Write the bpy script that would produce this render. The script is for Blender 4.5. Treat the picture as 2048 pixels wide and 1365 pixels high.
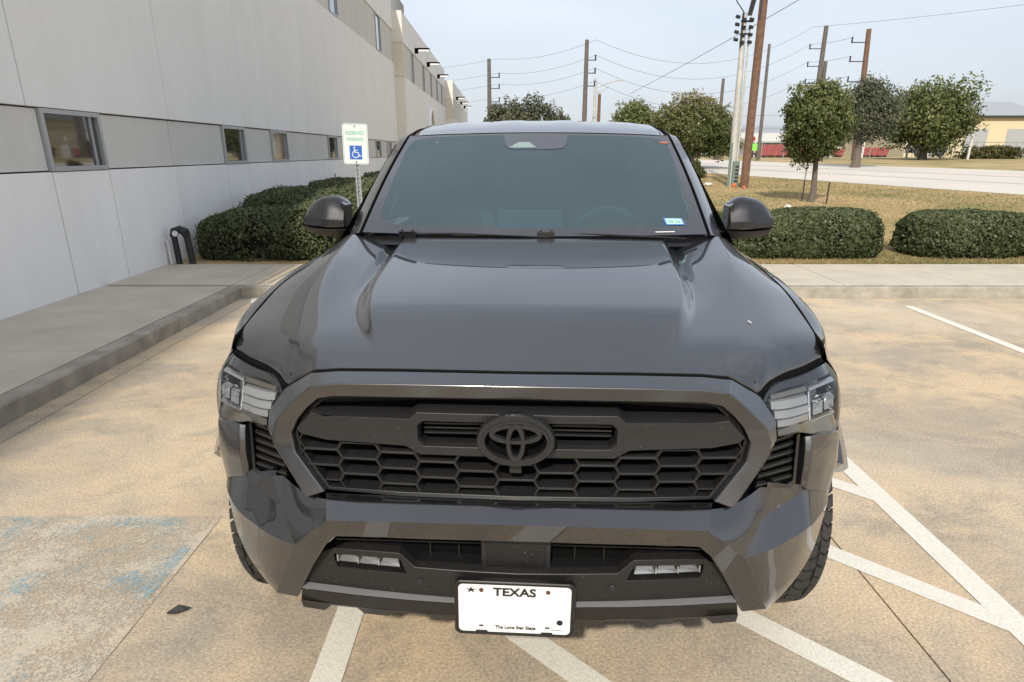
import bpy, bmesh, math, random
import numpy as np
from mathutils import Vector, Matrix, Euler

for o in list(bpy.data.objects): bpy.data.objects.remove(o)
scene = bpy.context.scene
COL = scene.collection
rad = math.radians
random.seed(7); RNG = np.random.default_rng(7)

# ------------------------------------------------------------------ camera, sky, sun, exposure
cd = bpy.data.cameras.new('camera'); cam = bpy.data.objects.new('camera', cd); COL.objects.link(cam)
cam.location = (0, 0, 1.70); cam.rotation_euler = (rad(90 - 20.95), 0, 0)
cd.sensor_width = 36; cd.lens = 1400 / 2048 * 36; cd.shift_y = 158.5 / 2048
cd.clip_start = .05; cd.clip_end = 3000
scene.camera = cam

SUN_EL, SUN_AZ = rad(38), rad(190)          # behind the camera, a little to its left
w = bpy.data.worlds.new('World'); scene.world = w; w.use_nodes = True
nt = w.node_tree; nt.nodes.clear()
N = nt.nodes.new; L = nt.links.new
sky = N('ShaderNodeTexSky'); sky.sky_type = 'NISHITA'; sky.sun_disc = False
sky.sun_elevation = SUN_EL; sky.sun_rotation = SUN_AZ; sky.dust_density = 3.0; sky.air_density = 1.0; sky.ozone_density = 1.6
tc = N('ShaderNodeTexCoord'); mp = N('ShaderNodeMapping'); mp.inputs['Scale'].default_value = (1.0, 1.0, 2.6)
nz = N('ShaderNodeTexNoise'); nz.inputs['Scale'].default_value = 1.6; nz.inputs['Detail'].default_value = 5; nz.inputs['Roughness'].default_value = .48
rp = N('ShaderNodeValToRGB'); rp.color_ramp.elements[0].position = .34; rp.color_ramp.elements[1].position = .72
rp.color_ramp.elements[0].color = (.45, .45, .45, 1); rp.color_ramp.elements[1].color = (.82, .82, .82, 1)
mx = N('ShaderNodeMix'); mx.data_type = 'RGBA'
mx.inputs[7].default_value = (7.4, 7.85, 8.6, 1)       # thin bright cloud veil
bg = N('ShaderNodeBackground'); bg.inputs['Strength'].default_value = .094
wo = N('ShaderNodeOutputWorld')
L(tc.outputs['Generated'], mp.inputs['Vector']); L(mp.outputs['Vector'], nz.inputs['Vector']); L(nz.outputs['Fac'], rp.inputs['Fac'])
L(rp.outputs['Color'], mx.inputs[0]); L(sky.outputs['Color'], mx.inputs[6]); L(mx.outputs[2], bg.inputs['Color']); L(bg.outputs['Background'], wo.inputs['Surface'])

sd = bpy.data.lights.new('sun', 'SUN'); sd.energy = 2.9; sd.angle = rad(1.5); sd.color = (1.0, .93, .82)
sun = bpy.data.objects.new('sun', sd); COL.objects.link(sun)
sv = Vector((math.sin(SUN_AZ) * math.cos(SUN_EL), math.cos(SUN_AZ) * math.cos(SUN_EL), math.sin(SUN_EL)))
sun.rotation_euler = (-sv).to_track_quat('-Z', 'Y').to_euler(); sun.location = sv * 60
scene.view_settings.view_transform = 'Standard'; scene.view_settings.look = 'None'
scene.view_settings.exposure = 0.42; scene.view_settings.gamma = 1.0; scene.view_settings.use_curve_mapping = False

# ------------------------------------------------------------------ helpers: geometry
def spl(xs, ys):
    xs = np.array(xs, float); ys = np.array(ys, float); n = len(xs); h = np.diff(xs)
    A = np.eye(n); b = np.zeros(n)
    for i in range(1, n - 1):
        A[i, i - 1] = h[i - 1]; A[i, i] = 2 * (h[i - 1] + h[i]); A[i, i + 1] = h[i]
        b[i] = 3 * ((ys[i + 1] - ys[i]) / h[i] - (ys[i] - ys[i - 1]) / h[i - 1])
    c = np.linalg.solve(A, b)
    def f(x):
        x = min(max(x, xs[0]), xs[-1]); i = min(max(int(np.searchsorted(xs, x)) - 1, 0), n - 2); t = x - xs[i]
        bb = (ys[i + 1] - ys[i]) / h[i] - h[i] * (2 * c[i] + c[i + 1]) / 3; d = (c[i + 1] - c[i]) / (3 * h[i])
        return ys[i] + bb * t + c[i] * t * t + d * t ** 3
    return f
def sm(a, b, x):
    t = min(max((x - a) / (b - a), 0), 1); return t * t * (3 - 2 * t)
def rs(c, n):
    """resample a polyline smoothly to n points"""
    c = np.array(c, float); d = np.r_[0, np.cumsum(np.linalg.norm(np.diff(c, axis=0), axis=1))]
    fs = [spl(d, c[:, k]) for k in range(3)]
    return [tuple(f(t) for f in fs) for t in np.linspace(0, d[-1], n)]
def rl(c, n):
    c = np.array(c, float); d = np.r_[0, np.cumsum(np.linalg.norm(np.diff(c, axis=0), axis=1))]; t = np.linspace(0, d[-1], n)
    return [tuple(np.interp(q, d, c[:, k]) for k in range(3)) for q in t]
def loft(curves, close_u=False, close_v=False):
    n = len(curves[0]); m = len(curves)
    V = [tuple(p) for c in curves for p in c]; F = []
    for i in range(m if close_v else m - 1):
        for j in range(n if close_u else n - 1):
            a = i * n + j; b = i * n + (j + 1) % n; i2 = (i + 1) % m
            F.append((a, b, i2 * n + (j + 1) % n, i2 * n + j))
    return V, F
def merge(*vfs):
    V = []; F = []
    for v, f in vfs:
        o = len(V); V += list(v); F += [tuple(i + o for i in q) for q in f]
    return V, F
def mirx(vf): return [(-p[0], p[1], p[2]) for p in vf[0]], [tuple(reversed(f)) for f in vf[1]]
def sym(vf): return merge(vf, mirx(vf))
def box(x0, x1, y0, y1, z0, z1):
    V = [(x, y, z) for z in (z0, z1) for y in (y0, y1) for x in (x0, x1)]
    return V, [(0, 2, 3, 1), (4, 5, 7, 6), (0, 1, 5, 4), (2, 6, 7, 3), (0, 4, 6, 2), (1, 3, 7, 5)]
def prism(poly, y0, y1, axis='y'):
    """extrude a polygon given in (x,z) along y, (y,z) along x or (x,y) along z"""
    n = len(poly)
    mk3 = {'y': lambda p, t: (p[0], t, p[1]), 'x': lambda p, t: (t, p[0], p[1]), 'z': lambda p, t: (p[0], p[1], t)}[axis]
    V = [mk3(p, y0) for p in poly] + [mk3(p, y1) for p in poly]
    F = [tuple(range(n)), tuple(reversed(range(n, 2 * n)))] + [(i, (i + 1) % n, n + (i + 1) % n, n + i) for i in range(n)]
    return V, F
def tube(pts, r, n=8, cap=True):
    pts = [Vector(p) for p in pts]; R = r if isinstance(r, (list, tuple)) else [r] * len(pts); V = []; F = []
    up = None
    for i, p in enumerate(pts):
        t = (pts[min(i + 1, len(pts) - 1)] - pts[max(i - 1, 0)]).normalized()
        if up is None: up = t.orthogonal().normalized()
        a = (up - t * up.dot(t)).normalized(); b = t.cross(a); up = a
        for k in range(n):
            q = 2 * math.pi * k / n; v = p + (a * math.cos(q) + b * math.sin(q)) * R[i]; V.append(tuple(v))
    for i in range(len(pts) - 1):
        for k in range(n): F.append((i * n + k, i * n + (k + 1) % n, (i + 1) * n + (k + 1) % n, (i + 1) * n + k))
    if cap: F += [tuple(reversed(range(n))), tuple(range((len(pts) - 1) * n, len(pts) * n))]
    return V, F
def disc(cx, y, cz, r, t, n=20, axis='y'):
    return prism([(cx + r * math.cos(2 * math.pi * k / n), cz + r * math.sin(2 * math.pi * k / n)) for k in range(n)], y, y + t, axis)
def rrect(w, h, r, n=5):
    P = []
    for cx, cy, a in ((w / 2 - r, h / 2 - r, 0), (-w / 2 + r, h / 2 - r, 90), (-w / 2 + r, -h / 2 + r, 180), (w / 2 - r, -h / 2 + r, 270)):
        for k in range(n + 1):
            q = rad(a + 90 * k / n); P.append((cx + r * math.cos(q), cy + r * math.sin(q)))
    return P
def obj(name, vf, mat, parent=None, smooth=True, bev=0, seg=2, angle=30, weld=True, loc=None, rot=None):
    me = bpy.data.meshes.new(name); me.from_pydata([tuple(v) for v in vf[0]], [], [tuple(f) for f in vf[1]])
    if weld:
        bm = bmesh.new(); bm.from_mesh(me); bmesh.ops.remove_doubles(bm, verts=bm.verts, dist=2e-5)
        bmesh.ops.recalc_face_normals(bm, faces=bm.faces); bm.to_mesh(me); bm.free()
    if smooth:
        me.shade_smooth(); me.set_sharp_from_angle(angle=rad(angle))
    me.materials.append(mat)
    o = bpy.data.objects.new(name, me); COL.objects.link(o)
    if parent: o.parent = parent
    if loc: o.location = loc
    if rot: o.rotation_euler = rot
    if bev:
        b = o.modifiers.new('bevel', 'BEVEL'); b.width = bev; b.segments = seg; b.limit_method = 'ANGLE'; b.angle_limit = rad(25); b.harden_normals = True
    return o
def tag(o, label=None, cat=None, group=None, kind=None):
    if label: o['label'] = label
    if cat: o['category'] = cat
    if group: o['group'] = group
    if kind: o['kind'] = kind
    return o
def empty(name, loc=(0, 0, 0), rz=0):
    o = bpy.data.objects.new(name, None); COL.objects.link(o); o.location = loc; o.rotation_euler = (0, 0, rz); o.empty_display_size = .2; return o
def inst(src, parent=None, loc=None, rot=None, scale=None):
    o = src.copy(); COL.objects.link(o)
    if parent: o.parent = parent
    if loc is not None: o.location = loc
    if rot is not None: o.rotation_euler = rot
    if scale is not None: o.scale = scale
    return o
def text(name, s, size, mat, parent, loc, rot=(rad(90), 0, 0), ext=.0006, sx=1.0, align='CENTER', shear=0, bold=0):
    c = bpy.data.curves.new(name, 'FONT'); c.body = s; c.size = size; c.extrude = ext; c.align_x = align; c.align_y = 'CENTER'; c.shear = shear; c.offset = bold; c.resolution_u = 3
    t = bpy.data.objects.new('t', c); COL.objects.link(t)
    dg = bpy.context.evaluated_depsgraph_get(); me = bpy.data.meshes.new_from_object(t.evaluated_get(dg)); bpy.data.objects.remove(t)
    me.materials.clear(); me.materials.append(mat); me.name = name
    o = bpy.data.objects.new(name, me); COL.objects.link(o); o.parent = parent; o.location = loc; o.rotation_euler = rot; o.scale = (sx, 1, 1); return o

# ------------------------------------------------------------------ helpers: materials
def mat(name, col, rough=.5, metal=0, coat=0, coat_r=.03, var=0, vs=8, bump=0, bs=60, spec=.5, emit=None, col2=None, detail=4, dust=0, trans=0, sheen=0):
    m = bpy.data.materials.new(name); m.use_nodes = True; t = m.node_tree; p = t.nodes['Principled BSDF']
    c = (*col, 1); p.inputs['Base Color'].default_value = c
    p.inputs['Roughness'].default_value = rough; p.inputs['Metallic'].default_value = metal
    p.inputs['Coat Weight'].default_value = coat; p.inputs['Coat Roughness'].default_value = coat_r
    if coat == 1: p.inputs['Coat IOR'].default_value = 1.85
    p.inputs['Specular IOR Level'].default_value = spec; p.inputs['Transmission Weight'].default_value = trans
    if emit: p.inputs['Emission Color'].default_value = (*emit[0], 1); p.inputs['Emission Strength'].default_value = emit[1]
    tcn = t.nodes.new('ShaderNodeTexCoord')
    cur = None
    if var or col2:
        nn = t.nodes.new('ShaderNodeTexNoise'); nn.inputs['Scale'].default_value = vs; nn.inputs['Detail'].default_value = detail; nn.inputs['Roughness'].default_value = .6
        t.links.new(tcn.outputs['Object'], nn.inputs['Vector'])
        r = t.nodes.new('ShaderNodeValToRGB'); e = r.color_ramp.elements; e[0].position = .3; e[1].position = .7
        if col2: e[0].color = c; e[1].color = (*col2, 1)
        else:
            e[0].color = (*[x * (1 - var) for x in col], 1); e[1].color = (*[min(1, x * (1 + var)) for x in col], 1)
        t.links.new(nn.outputs['Fac'], r.inputs['Fac']); cur = r.outputs['Color']
    if dust:
        n2 = t.nodes.new('ShaderNodeTexNoise'); n2.inputs['Scale'].default_value = 260; n2.inputs['Detail'].default_value = 2
        r2 = t.nodes.new('ShaderNodeValToRGB'); e = r2.color_ramp.elements; e[0].position = .70; e[1].position = .78; e[0].color = (0, 0, 0, 1); e[1].color = (dust, dust, dust, 1)
        t.links.new(tcn.outputs['Object'], n2.inputs['Vector']); t.links.new(n2.outputs['Fac'], r2.inputs['Fac'])
        mm = t.nodes.new('ShaderNodeMix'); mm.data_type = 'RGBA'; mm.inputs[7].default_value = (.5, .47, .42, 1); mm.inputs[6].default_value = c
        t.links.new(r2.outputs['Color'], mm.inputs[0])
        if cur: t.links.new(cur, mm.inputs[6])
        cur = mm.outputs[2]
    if cur: t.links.new(cur, p.inputs['Base Color'])
    if bump:
        n3 = t.nodes.new('ShaderNodeTexNoise'); n3.inputs['Scale'].default_value = bs; n3.inputs['Detail'].default_value = 5
        b = t.nodes.new('ShaderNodeBump'); b.inputs['Strength'].default_value = bump; b.inputs['Distance'].default_value = .01
        t.links.new(tcn.outputs['Object'], n3.inputs['Vector']); t.links.new(n3.outputs['Fac'], b.inputs['Height']); t.links.new(b.outputs['Normal'], p.inputs['Normal'])
    return m
def glass_mat(name, tint, refl=1.45, haze=0, hazecol=(.1, .13, .13)):
    m = bpy.data.materials.new(name); m.use_nodes = True; t = m.node_tree; t.nodes.clear()
    o = t.nodes.new('ShaderNodeOutputMaterial'); lw = t.nodes.new('ShaderNodeLayerWeight'); lw.inputs['Blend'].default_value = .5; pw = t.nodes.new('ShaderNodeMath'); pw.operation = 'POWER'; pw.inputs[1].default_value = 5
    f0 = ((refl - 1) / (refl + 1)) ** 2; fr = t.nodes.new('ShaderNodeMapRange'); fr.inputs['To Min'].default_value = f0; fr.inputs['To Max'].default_value = 1
    t.links.new(lw.outputs['Facing'], pw.inputs[0]); t.links.new(pw.outputs[0], fr.inputs['Value'])
    tr = t.nodes.new('ShaderNodeBsdfTransparent'); tr.inputs['Color'].default_value = (*tint, 1)
    gl = t.nodes.new('ShaderNodeBsdfGlossy'); gl.inputs['Roughness'].default_value = .0
    df = t.nodes.new('ShaderNodeBsdfDiffuse'); df.inputs['Color'].default_value = (*hazecol, 1)
    m0 = t.nodes.new('ShaderNodeMixShader'); m0.inputs[0].default_value = haze
    m1 = t.nodes.new('ShaderNodeMixShader')
    t.links.new(tr.outputs[0], m0.inputs[1]); t.links.new(df.outputs[0], m0.inputs[2])
    t.links.new(fr.outputs[0], m1.inputs[0]); t.links.new(m0.outputs[0], m1.inputs[1]); t.links.new(gl.outputs[0], m1.inputs[2]); t.links.new(m1.outputs[0], o.inputs['Surface'])
    return m

PAINT = mat('grey_metallic_paint', (.048, .0485, .053), rough=.38, metal=.85, coat=1, coat_r=.008, dust=.25)
SATIN = mat('satin_grey_paint', (.024, .024, .026), rough=.36, coat=.3, coat_r=.25, dust=.35)
MIRP = mat('mirror_paint', (.020, .0205, .023), rough=.45, metal=.6, coat=.9, coat_r=.03)
FRAMEP = mat('frame_paint', (.032, .033, .037), rough=.40, metal=.6, coat=1, coat_r=.14, dust=.3)
PLASTIC = mat('dark_grey_plastic', (.017, .017, .0178), rough=.42, dust=.4)
BLACKP = mat('black_textured_plastic', (.0105, .0100, .0098), rough=.40, dust=.5, bump=.05, bs=900)
GLOSSB = mat('gloss_black', (.006, .006, .007), rough=.06, coat=.6)
MATTEB = mat('matte_black', (.003, .003, .003), rough=.8, spec=.1)
RUBBER = mat('tyre_rubber', (.028, .027, .026), rough=.72, var=.25, vs=30, bump=.1, bs=150)
CHROME = mat('chrome', (.82, .83, .85), rough=.08, metal=1)
FROST = mat('frosted_light_guide', (.25, .255, .26), rough=.22, coat=.5)
SILVER = mat('bright_reflector', (.46, .47, .48), rough=.22, metal=.75)
SMOKE = mat('smoked_chrome', (.34, .30, .24), rough=.16, metal=1)
WHITE = mat('plate_white', (.80, .80, .78), rough=.35, coat=.3, col2=(.70, .70, .69), vs=38, detail=6)
INK = mat('plate_ink', (.015, .016, .022), rough=.5)
RUST = mat('rusty_screw', (.10, .035, .022), rough=.7)
LENS = glass_mat('lamp_lens', (.92, .93, .93), 1.75)
WSG = glass_mat('windscreen_glass', (.23, .315, .34), 1.76, haze=.21, hazecol=(.18, .295, .35))  # haze: teal diffuse mixed into the glass for sky and dash reflections
SIDEG = glass_mat('side_glass', (.035, .045, .045), 1.5)
FRIT = mat('black_glass_border', (.022, .022, .026), rough=.05, coat=1, coat_r=.0)
TRIM = mat('interior_trim', (.030, .032, .033), rough=.65)
TRIM2 = mat('interior_grey', (.24, .26, .27), rough=.5)
DARKP = mat('intake_plastic', (.008, .008, .0085), rough=.5)
STRIP = mat('grey_lip_ledge', (.16, .16, .165), rough=.28)
RIM = mat('dark_alloy', (.05, .05, .052), rough=.35, metal=.8)
# ================================================================== THE PICKUP TRUCK (x to the picture's right, y to its rear, z up)
T = empty('pickup_truck', (.010, 1.63, 0), -rad(3.2))
tag(T, 'dark grey pickup truck with black grille, backed in and facing the camera', 'pickup truck')

# ---- hood
z0 = spl([.08, .13, .2, .35, .6, .9, 1.36], [1.152, 1.176, 1.200, 1.230, 1.264, 1.298, 1.350])
xsh = spl([.1, .2, .5, .9, 1.36], [.555, .585, .660, .740, .785])
zshut = spl([.30, .367, .58, .715, .905, 1.07, 1.40], [1.172, 1.186, 1.228, 1.256, 1.280, 1.290, 1.302])
wb = spl([.2, .4, .6, .85, 1.15, 1.4], [.40, .475, .515, .530, .540, .55])
XB = [0, .3, .47, .545, .60, .630, .66, .72, .80, .862]
yfr = spl(XB, [.102, .108, .111, .117, .133, .148, .181, .243, .313, .371])
zfr = lambda x: float(np.interp(x, XB, [1.173, 1.173, 1.171, 1.164, 1.133, 1.112, 1.130, 1.140, 1.143, 1.152]))
def hood_z(x, y):
    x = abs(x); wd = wb(y); xs_ = xsh(y); xi = min(x, xs_)
    hb = .032 * sm(.16, .46, y)
    z = z0(y) - .006 * (xi / .8) ** 2 + hb * (1 - sm(wd - .024, wd + .020, xi)) - .013 * sm(.50, 1.0, y) * max(0, 1 - abs(xi - wd - .028) / .030)
    z += (.002 + .034 * sm(.35, 1.05, y)) * sm(wd + .02, xs_, xi)
    if x > xs_ - .03:
        t = max(0, (x - xs_ + .03) / (.862 - xs_ + .03)); z = z + (zshut(y) - z) * (.25 * t + .75 * t * t)
    return z
def hood_point(x, v):
    ax = abs(x); y1 = 1.285 + .02 * (ax / .5) ** 2 + (.04 * sm(.6, .86, ax)); y0_ = yfr(ax)
    y = y0_ + (y1 - y0_) * (v ** 1.35); zb = zfr(ax); d = y - y0_
    z = hood_z(x, y) - (hood_z(x, y0_) - zb) * math.exp(-d / .040)
    return x, y, z
xs = sorted(set([round(s * q, 5) for q in list(np.linspace(0, .40, 14)) + list(np.linspace(.41, .62, 34)) + list(np.linspace(.625, .862, 36)) for s in (-1, 1)]))
rows = []
vv = np.linspace(0, 1, 72)
def flange(p, dy, dz): return (p[0], p[1] + dy, p[2] + dz)
r0 = [hood_point(x, 0) for x in xs]
rows.append([flange(p, .012, -.035) for p in r0]); rows.append([flange(p, .0, -.006) for p in r0])
for v in vv: rows.append([hood_point(x, v) for x in xs])
rows.append([flange(p, .004, -.03) for p in rows[-1]])
rows = [[(r[0][0] + .006, r[0][1], r[0][2] - .03)] + r + [(r[-1][0] - .006, r[-1][1], r[-1][2] - .03)] for r in rows]
hood = obj('hood', loft(rows), PAINT, T, angle=40)
obj('bird_dropping', prism([(.0, .0), (.007, -.014), (.010, -.012), (.0035, .002)], 0, .001, 'z'), WHITE, T, loc=(.655, .42, hood_z(.655, .42) + .003), rot=(rad(12), 0, 0))

seal = [(x, yfr(abs(x)) - .004, zfr(abs(x)) - .014) for x in [-q for q in XB[::-1]] + XB[1:]]
obj('hood_gap_shade', tube(rl(seal, 90), .0085, 6), MATTEB, T)  # black tube laid in the front shut gap in place of its shade
for s_ in (1, -1): obj('hood_gap', tube([(s_ * .866, y, zshut(y) - .010) for y in np.linspace(.385, 1.42, 24)], .006, 6), MATTEB, T)
# dark engine bay under the shut lines
bay = merge(box(-.56, .56, .18, 1.25, .80, 1.08), box(-.84, .84, .50, 1.45, .85, 1.13), box(-.5, .5, .11, .2, .6, 1.09))
obj('engine_bay', bay, MATTEB, T, smooth=False)

# ---- grille frame
outer = [(0, .088, 1.170), (.30, .093, 1.170), (.47, .096, 1.168), (.545, .101, 1.160), (.630, .128, 1.107), (.668, .092, 1.052), (.672, .080, 1.015), (.660, .075, .965), (.577, .050, .828)]
crease = [(0, .020, 1.158), (.30, .024, 1.157), (.455, .027, 1.155), (.525, .030, 1.146), (.585, .041, 1.096), (.634, .052, 1.045), (.650, .055, 1.003), (.645, .050, .967), (.565, .020, .833)]
inner = [(0, .028, 1.119), (.30, .031, 1.118), (.470, .036, 1.116), (.512, .040, 1.108), (.545, .046, 1.080), (.574, .051, 1.048), (.598, .055, 1.004), (.591, .050, .955), (.515, .030, .846)]
back = [(p[0] - .004, p[1] + .05, p[2]) for p in inner]; back[0] = (0, .08, 1.119)
oback = [(p[0], p[1] + .03, p[2] - .03 if i < 4 else p[2] - .004) for i, p in enumerate(outer)]
gf = loft([oback, outer, crease, inner, back])
cap = ([oback[-1], outer[-1], crease[-1], inner[-1], back[-1]], [(0, 1, 2, 3, 4)])
obj('grille_frame', sym(merge(gf, cap)), FRAMEP, T, bev=.005, seg=3)

# ---- grille: backing, trim ring, bar, honeycomb cells
GR = obj('grille', merge(box(-.62, .62, .15, .17, .80, 1.14)), MATTEB, T, smooth=False)
def off(pts, d, dy):
    return [(p[0] - d * (1 if i else 0) * (1 if i > 2 else 0), p[1] + dy, p[2] - (d if i < 4 else 0) * (1 if i < 3 else .5)) for i, p in enumerate(pts)]
t_in = [(0, .05, 1.111), (.30, .052, 1.110), (.462, .055, 1.108), (.502, .058, 1.100), (.534, .062, 1.074), (.562, .066, 1.043), (.586, .069, 1.004), (.579, .066, .958), (.506, .045, .855), (.30, .030, .853), (0, .022, .853)]
t_out = [(0, .055, 1.117), (.30, .055, 1.116), (.468, .058, 1.114), (.509, .062, 1.106), (.542, .066, 1.079), (.571, .07, 1.047), (.595, .073, 1.004), (.588, .07, .954), (.512, .048, .846), (.30, .026, .843), (0, .018, .843)]
t_bk = [(p[0], p[1] + .04, p[2]) for p in t_in]
obj('grille_trim', sym(loft([t_out, t_in, t_bk])), PLASTIC, GR, bev=.002)
slot = [(0, 1.054), (.12, 1.054), (.238, 1.054), (.246, 1.047), (.252, 1.040), (.252, 1.030), (.252, 1.020), (.252, 1.012), (.252, 1.006), (.246, .999), (.238, .992), (.12, .992), (0, .992)]
outr = [(0, 1.080), (.12, 1.080), (.257, 1.080), (.279, 1.061), (.49, 1.061), (.536, 1.068), (.580, 1.022), (.570, 1.008), (.50, .994), (.290, .987), (.252, .964), (.12, .964), (0, .964)]
yb = lambda x: .024 + .075 * x * x
A = [(x, yb(x) + .055, z) for x, z in slot]; B_ = [(x, yb(x) + .010, z) for x, z in slot]
Bc = [(x + (.004 if x > 0 else 0), yb(x), z + (.004 if z > 1.023 else -.004)) for x, z in slot]
C_ = [(x, yb(x), z) for x, z in outr]
D_ = [(x + (.004 if 2 < i < 9 else 0), yb(x) + .020, z + (.008 if i < 6 else (-.006 if i > 6 else 0))) for i, (x, z) in enumerate(outr)]
E_ = [(x, yb(x) + .075, z + (.010 if i < 6 else (-.004 if i > 6 else 0))) for i, (x, z) in enumerate(outr)]
obj('grille_bar', sym(loft([A, B_, Bc, C_, D_, E_])), PLASTIC, GR, bev=.0015)
shelf = loft([[(0, .055, 1.108), (.26, .058, 1.108), (.46, .062, 1.106), (.51, .066, 1.095)], [(0, .085, 1.094), (.26, .088, 1.094), (.46, .085, 1.086), (.52, .09, 1.082)]])
obj('grille_shelf', sym(shelf), PLASTIC, GR)
for z in (1.012, 1.026, 1.038):
    for s in (-1, 1): obj('slot_slat', box(min(s * .09, s * .245), max(s * .09, s * .245), .065, .09, z - .0022, z + .0022), PLASTIC, GR, smooth=False)
def hexring(hw, fw, hh, y, ins=0):
    return [(-fw + ins * .35, y, hh - ins), (-hw + ins, y, 0), (-fw + ins * .35, y, -hh + ins), (fw - ins * .35, y, -hh + ins), (hw - ins, y, 0), (fw - ins * .35, y, hh - ins)]
cm = loft([hexring(.0590, .0452, .0231, .004), hexring(.0590, .0452, .0231, 0), hexring(.0590, .0452, .0231, 0, .0034), hexring(.0590, .0452, .0231, .010, .0056), hexring(.0590, .0452, .0231, .058, .0068)], close_u=True)
cell0 = None
for k in range(-5, 6):
    x = k * .1048
    zs_ = [.962, .9165, .871] if k % 2 == 0 else [.985, .939, .8935]
    if k % 2 and abs(k) < 5: zs_ = zs_ + [.848]
    for z in zs_:
        if z > .975 and abs(k) < 3: continue
        if k == 0 and z > .95: continue
        loc = (x, .034 + .075 * x * x, z)
        if cell0 is None: cell0 = obj('grille_cell', cm, PLASTIC, GR, bev=.0006, loc=loc)
        else: cell = inst(cell0, GR, loc)
        c = COL.objects[-1]
        c.rotation_euler = (0, 0, .15 * x)
for k in range(-5, 6):
    for z in (.905, .95):
        pass
obj('radiator_louver', merge(*[box(-.52, .52, .105, .14, .85 + i * .023, .8535 + i * .023) for i in range(6)]), MATTEB, GR, smooth=False)

# ---- emblem and camera
EM = obj('emblem', prism([(.090 * math.cos(a), .061 * math.sin(a)) for a in np.linspace(0, 2 * math.pi, 40, endpoint=False)], .02, .04), MATTEB, T, loc=(0, 0, 1.024))
def eltube(a, b, cz, wid, dep, y, n=56, m=8, wscale=None):
    cs = []
    for i in range(n):
        q = 2 * math.pi * i / n; c, s = math.cos(q), math.sin(q); nx, nz = c / a, s / b; l = math.hypot(nx, nz); nx /= l; nz /= l
        wd = wid * (wscale(q) if wscale else 1); ring = []
        for ox, oy in ((-.5, .5), (-.5, -.15), (-.32, -.5), (.32, -.5), (.5, -.15), (.5, .5)):
            ring.append((a * c + nx * wd * ox, y + dep * oy, b * s + cz + nz * wd * ox))
        cs.append(ring)
    return loft(cs, close_u=True, close_v=True)
obj('emblem_ring', merge(eltube(.0895, .060, 0, .0205, .020, -.006), eltube(.0815, .0525, 0, .009, .012, -.014)), PLASTIC, EM)
obj('emblem_oval', eltube(.0600, .0215, .021, .0150, .016, -.013, wscale=lambda q: .85 + .25 * abs(math.cos(q))), PLASTIC, EM)
obj('emblem_loop', eltube(.0185, .0445, -.002, .0150, .016, -.0145, wscale=lambda q: .85 + .3 * abs(math.sin(q))), PLASTIC, EM)
CAMB = obj('front_camera', prism([(-.016, -.014), (.016, -.014), (.015, .010), (-.015, .010)], -.008, .05), PLASTIC, T, bev=.002, loc=(-.002, .02, .938))
obj('camera_lens', disc(0, -.0095, -.004, .0055, .003), GLOSSB, CAMB)

# ---- headlights
hl_top = [(.637, .126, 1.094), (.662, .164, 1.117), (.722, .222, 1.125), (.802, .290, 1.127), (.864, .352, 1.132), (.905, .435, 1.116)]
hl_c1 = [(.642, .116, 1.082), (.675, .136, 1.090), (.735, .188, 1.098), (.815, .254, 1.103), (.892, .335, 1.104), (.929, .425, 1.088)]
hl_c2 = [(.668, .090, 1.046), (.702, .104, 1.040), (.758, .148, 1.035), (.825, .206, 1.031), (.902, .285, 1.030), (.940, .405, 1.030)]
hl_bot = [(.673, .079, 1.014), (.702, .098, 1.010), (.748, .142, 1.003), (.803, .193, .979), (.892, .262, .966), (.937, .372, .962)]
def hlmap(u, v, depth=0):
    cs = [hl_top, hl_c1, hl_c2, hl_bot]; cols = [rs([c[i] for c in cs], 13) for i in range(6)]
    return cols
def lens_surface(dy=0, shrink=0):
    cs = [rs(c, 16) for c in (hl_top, hl_c1, hl_c2, hl_bot)]
    out = []
    for j in range(16): out.append(rs([c[j] for c in cs], 10))
    if dy: out = [[(p[0] - dy * .35, p[1] + dy, p[2]) for p in c] for c in out]
    return out
LS = lens_surface()
def lens_at(u, v, d=0):
    """point on the lens at u (inner to outer) and v (top to bottom), d metres inside it"""
    a = u * 15; i = min(int(a), 14); fa = a - i; b = v * 9; j = min(int(b), 8); fb = b - j
    P = [[np.array(LS[i + di][j + dj]) for dj in (0, 1)] for di in (0, 1)]
    p = (P[0][0] * (1 - fa) + P[1][0] * fa) * (1 - fb) + (P[0][1] * (1 - fa) + P[1][1] * fa) * fb
    return (p[0] - d * .45, p[1] + d * .9, p[2])
def patch(u0, u1, v0, v1, d0, d1=None, nu=6, nv=4, skew=0):
    d1 = d0 if d1 is None else d1; cs = []
    for i in range(nu + 1):
        u = u0 + (u1 - u0) * i / nu; cs.append([lens_at(u, v0 + (v1 - v0) * j / nv + skew * i / nu, d0 + (d1 - d0) * j / nv) for j in range(nv + 1)])
    return loft(cs)
def slab(u0, u1, v0, v1, d0, th, nu=5):
    ring = []
    for i in range(nu + 1):
        u = u0 + (u1 - u0) * i / nu
        ring.append([lens_at(u, v0, d0), lens_at(u, v1, d0), lens_at(u, v1, d0 + th), lens_at(u, v0, d0 + th)])
    V, F = loft(ring, close_u=True); n = len(V); F += [(0, 1, 2, 3), (n - 1, n - 2, n - 3, n - 4)]
    return V, F
LG = np.array([lens_at(u, v) for u in np.linspace(0, 1, 60) for v in np.linspace(0, 1, 40)])
def lens_y(x, z):
    d = (LG[:, 0] - x) ** 2 + (LG[:, 2] - z) ** 2; i = np.argsort(d)[:4]; w_ = 1 / (d[i] + 1e-9); return float((LG[i, 1] * w_).sum() / w_.sum())
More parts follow.
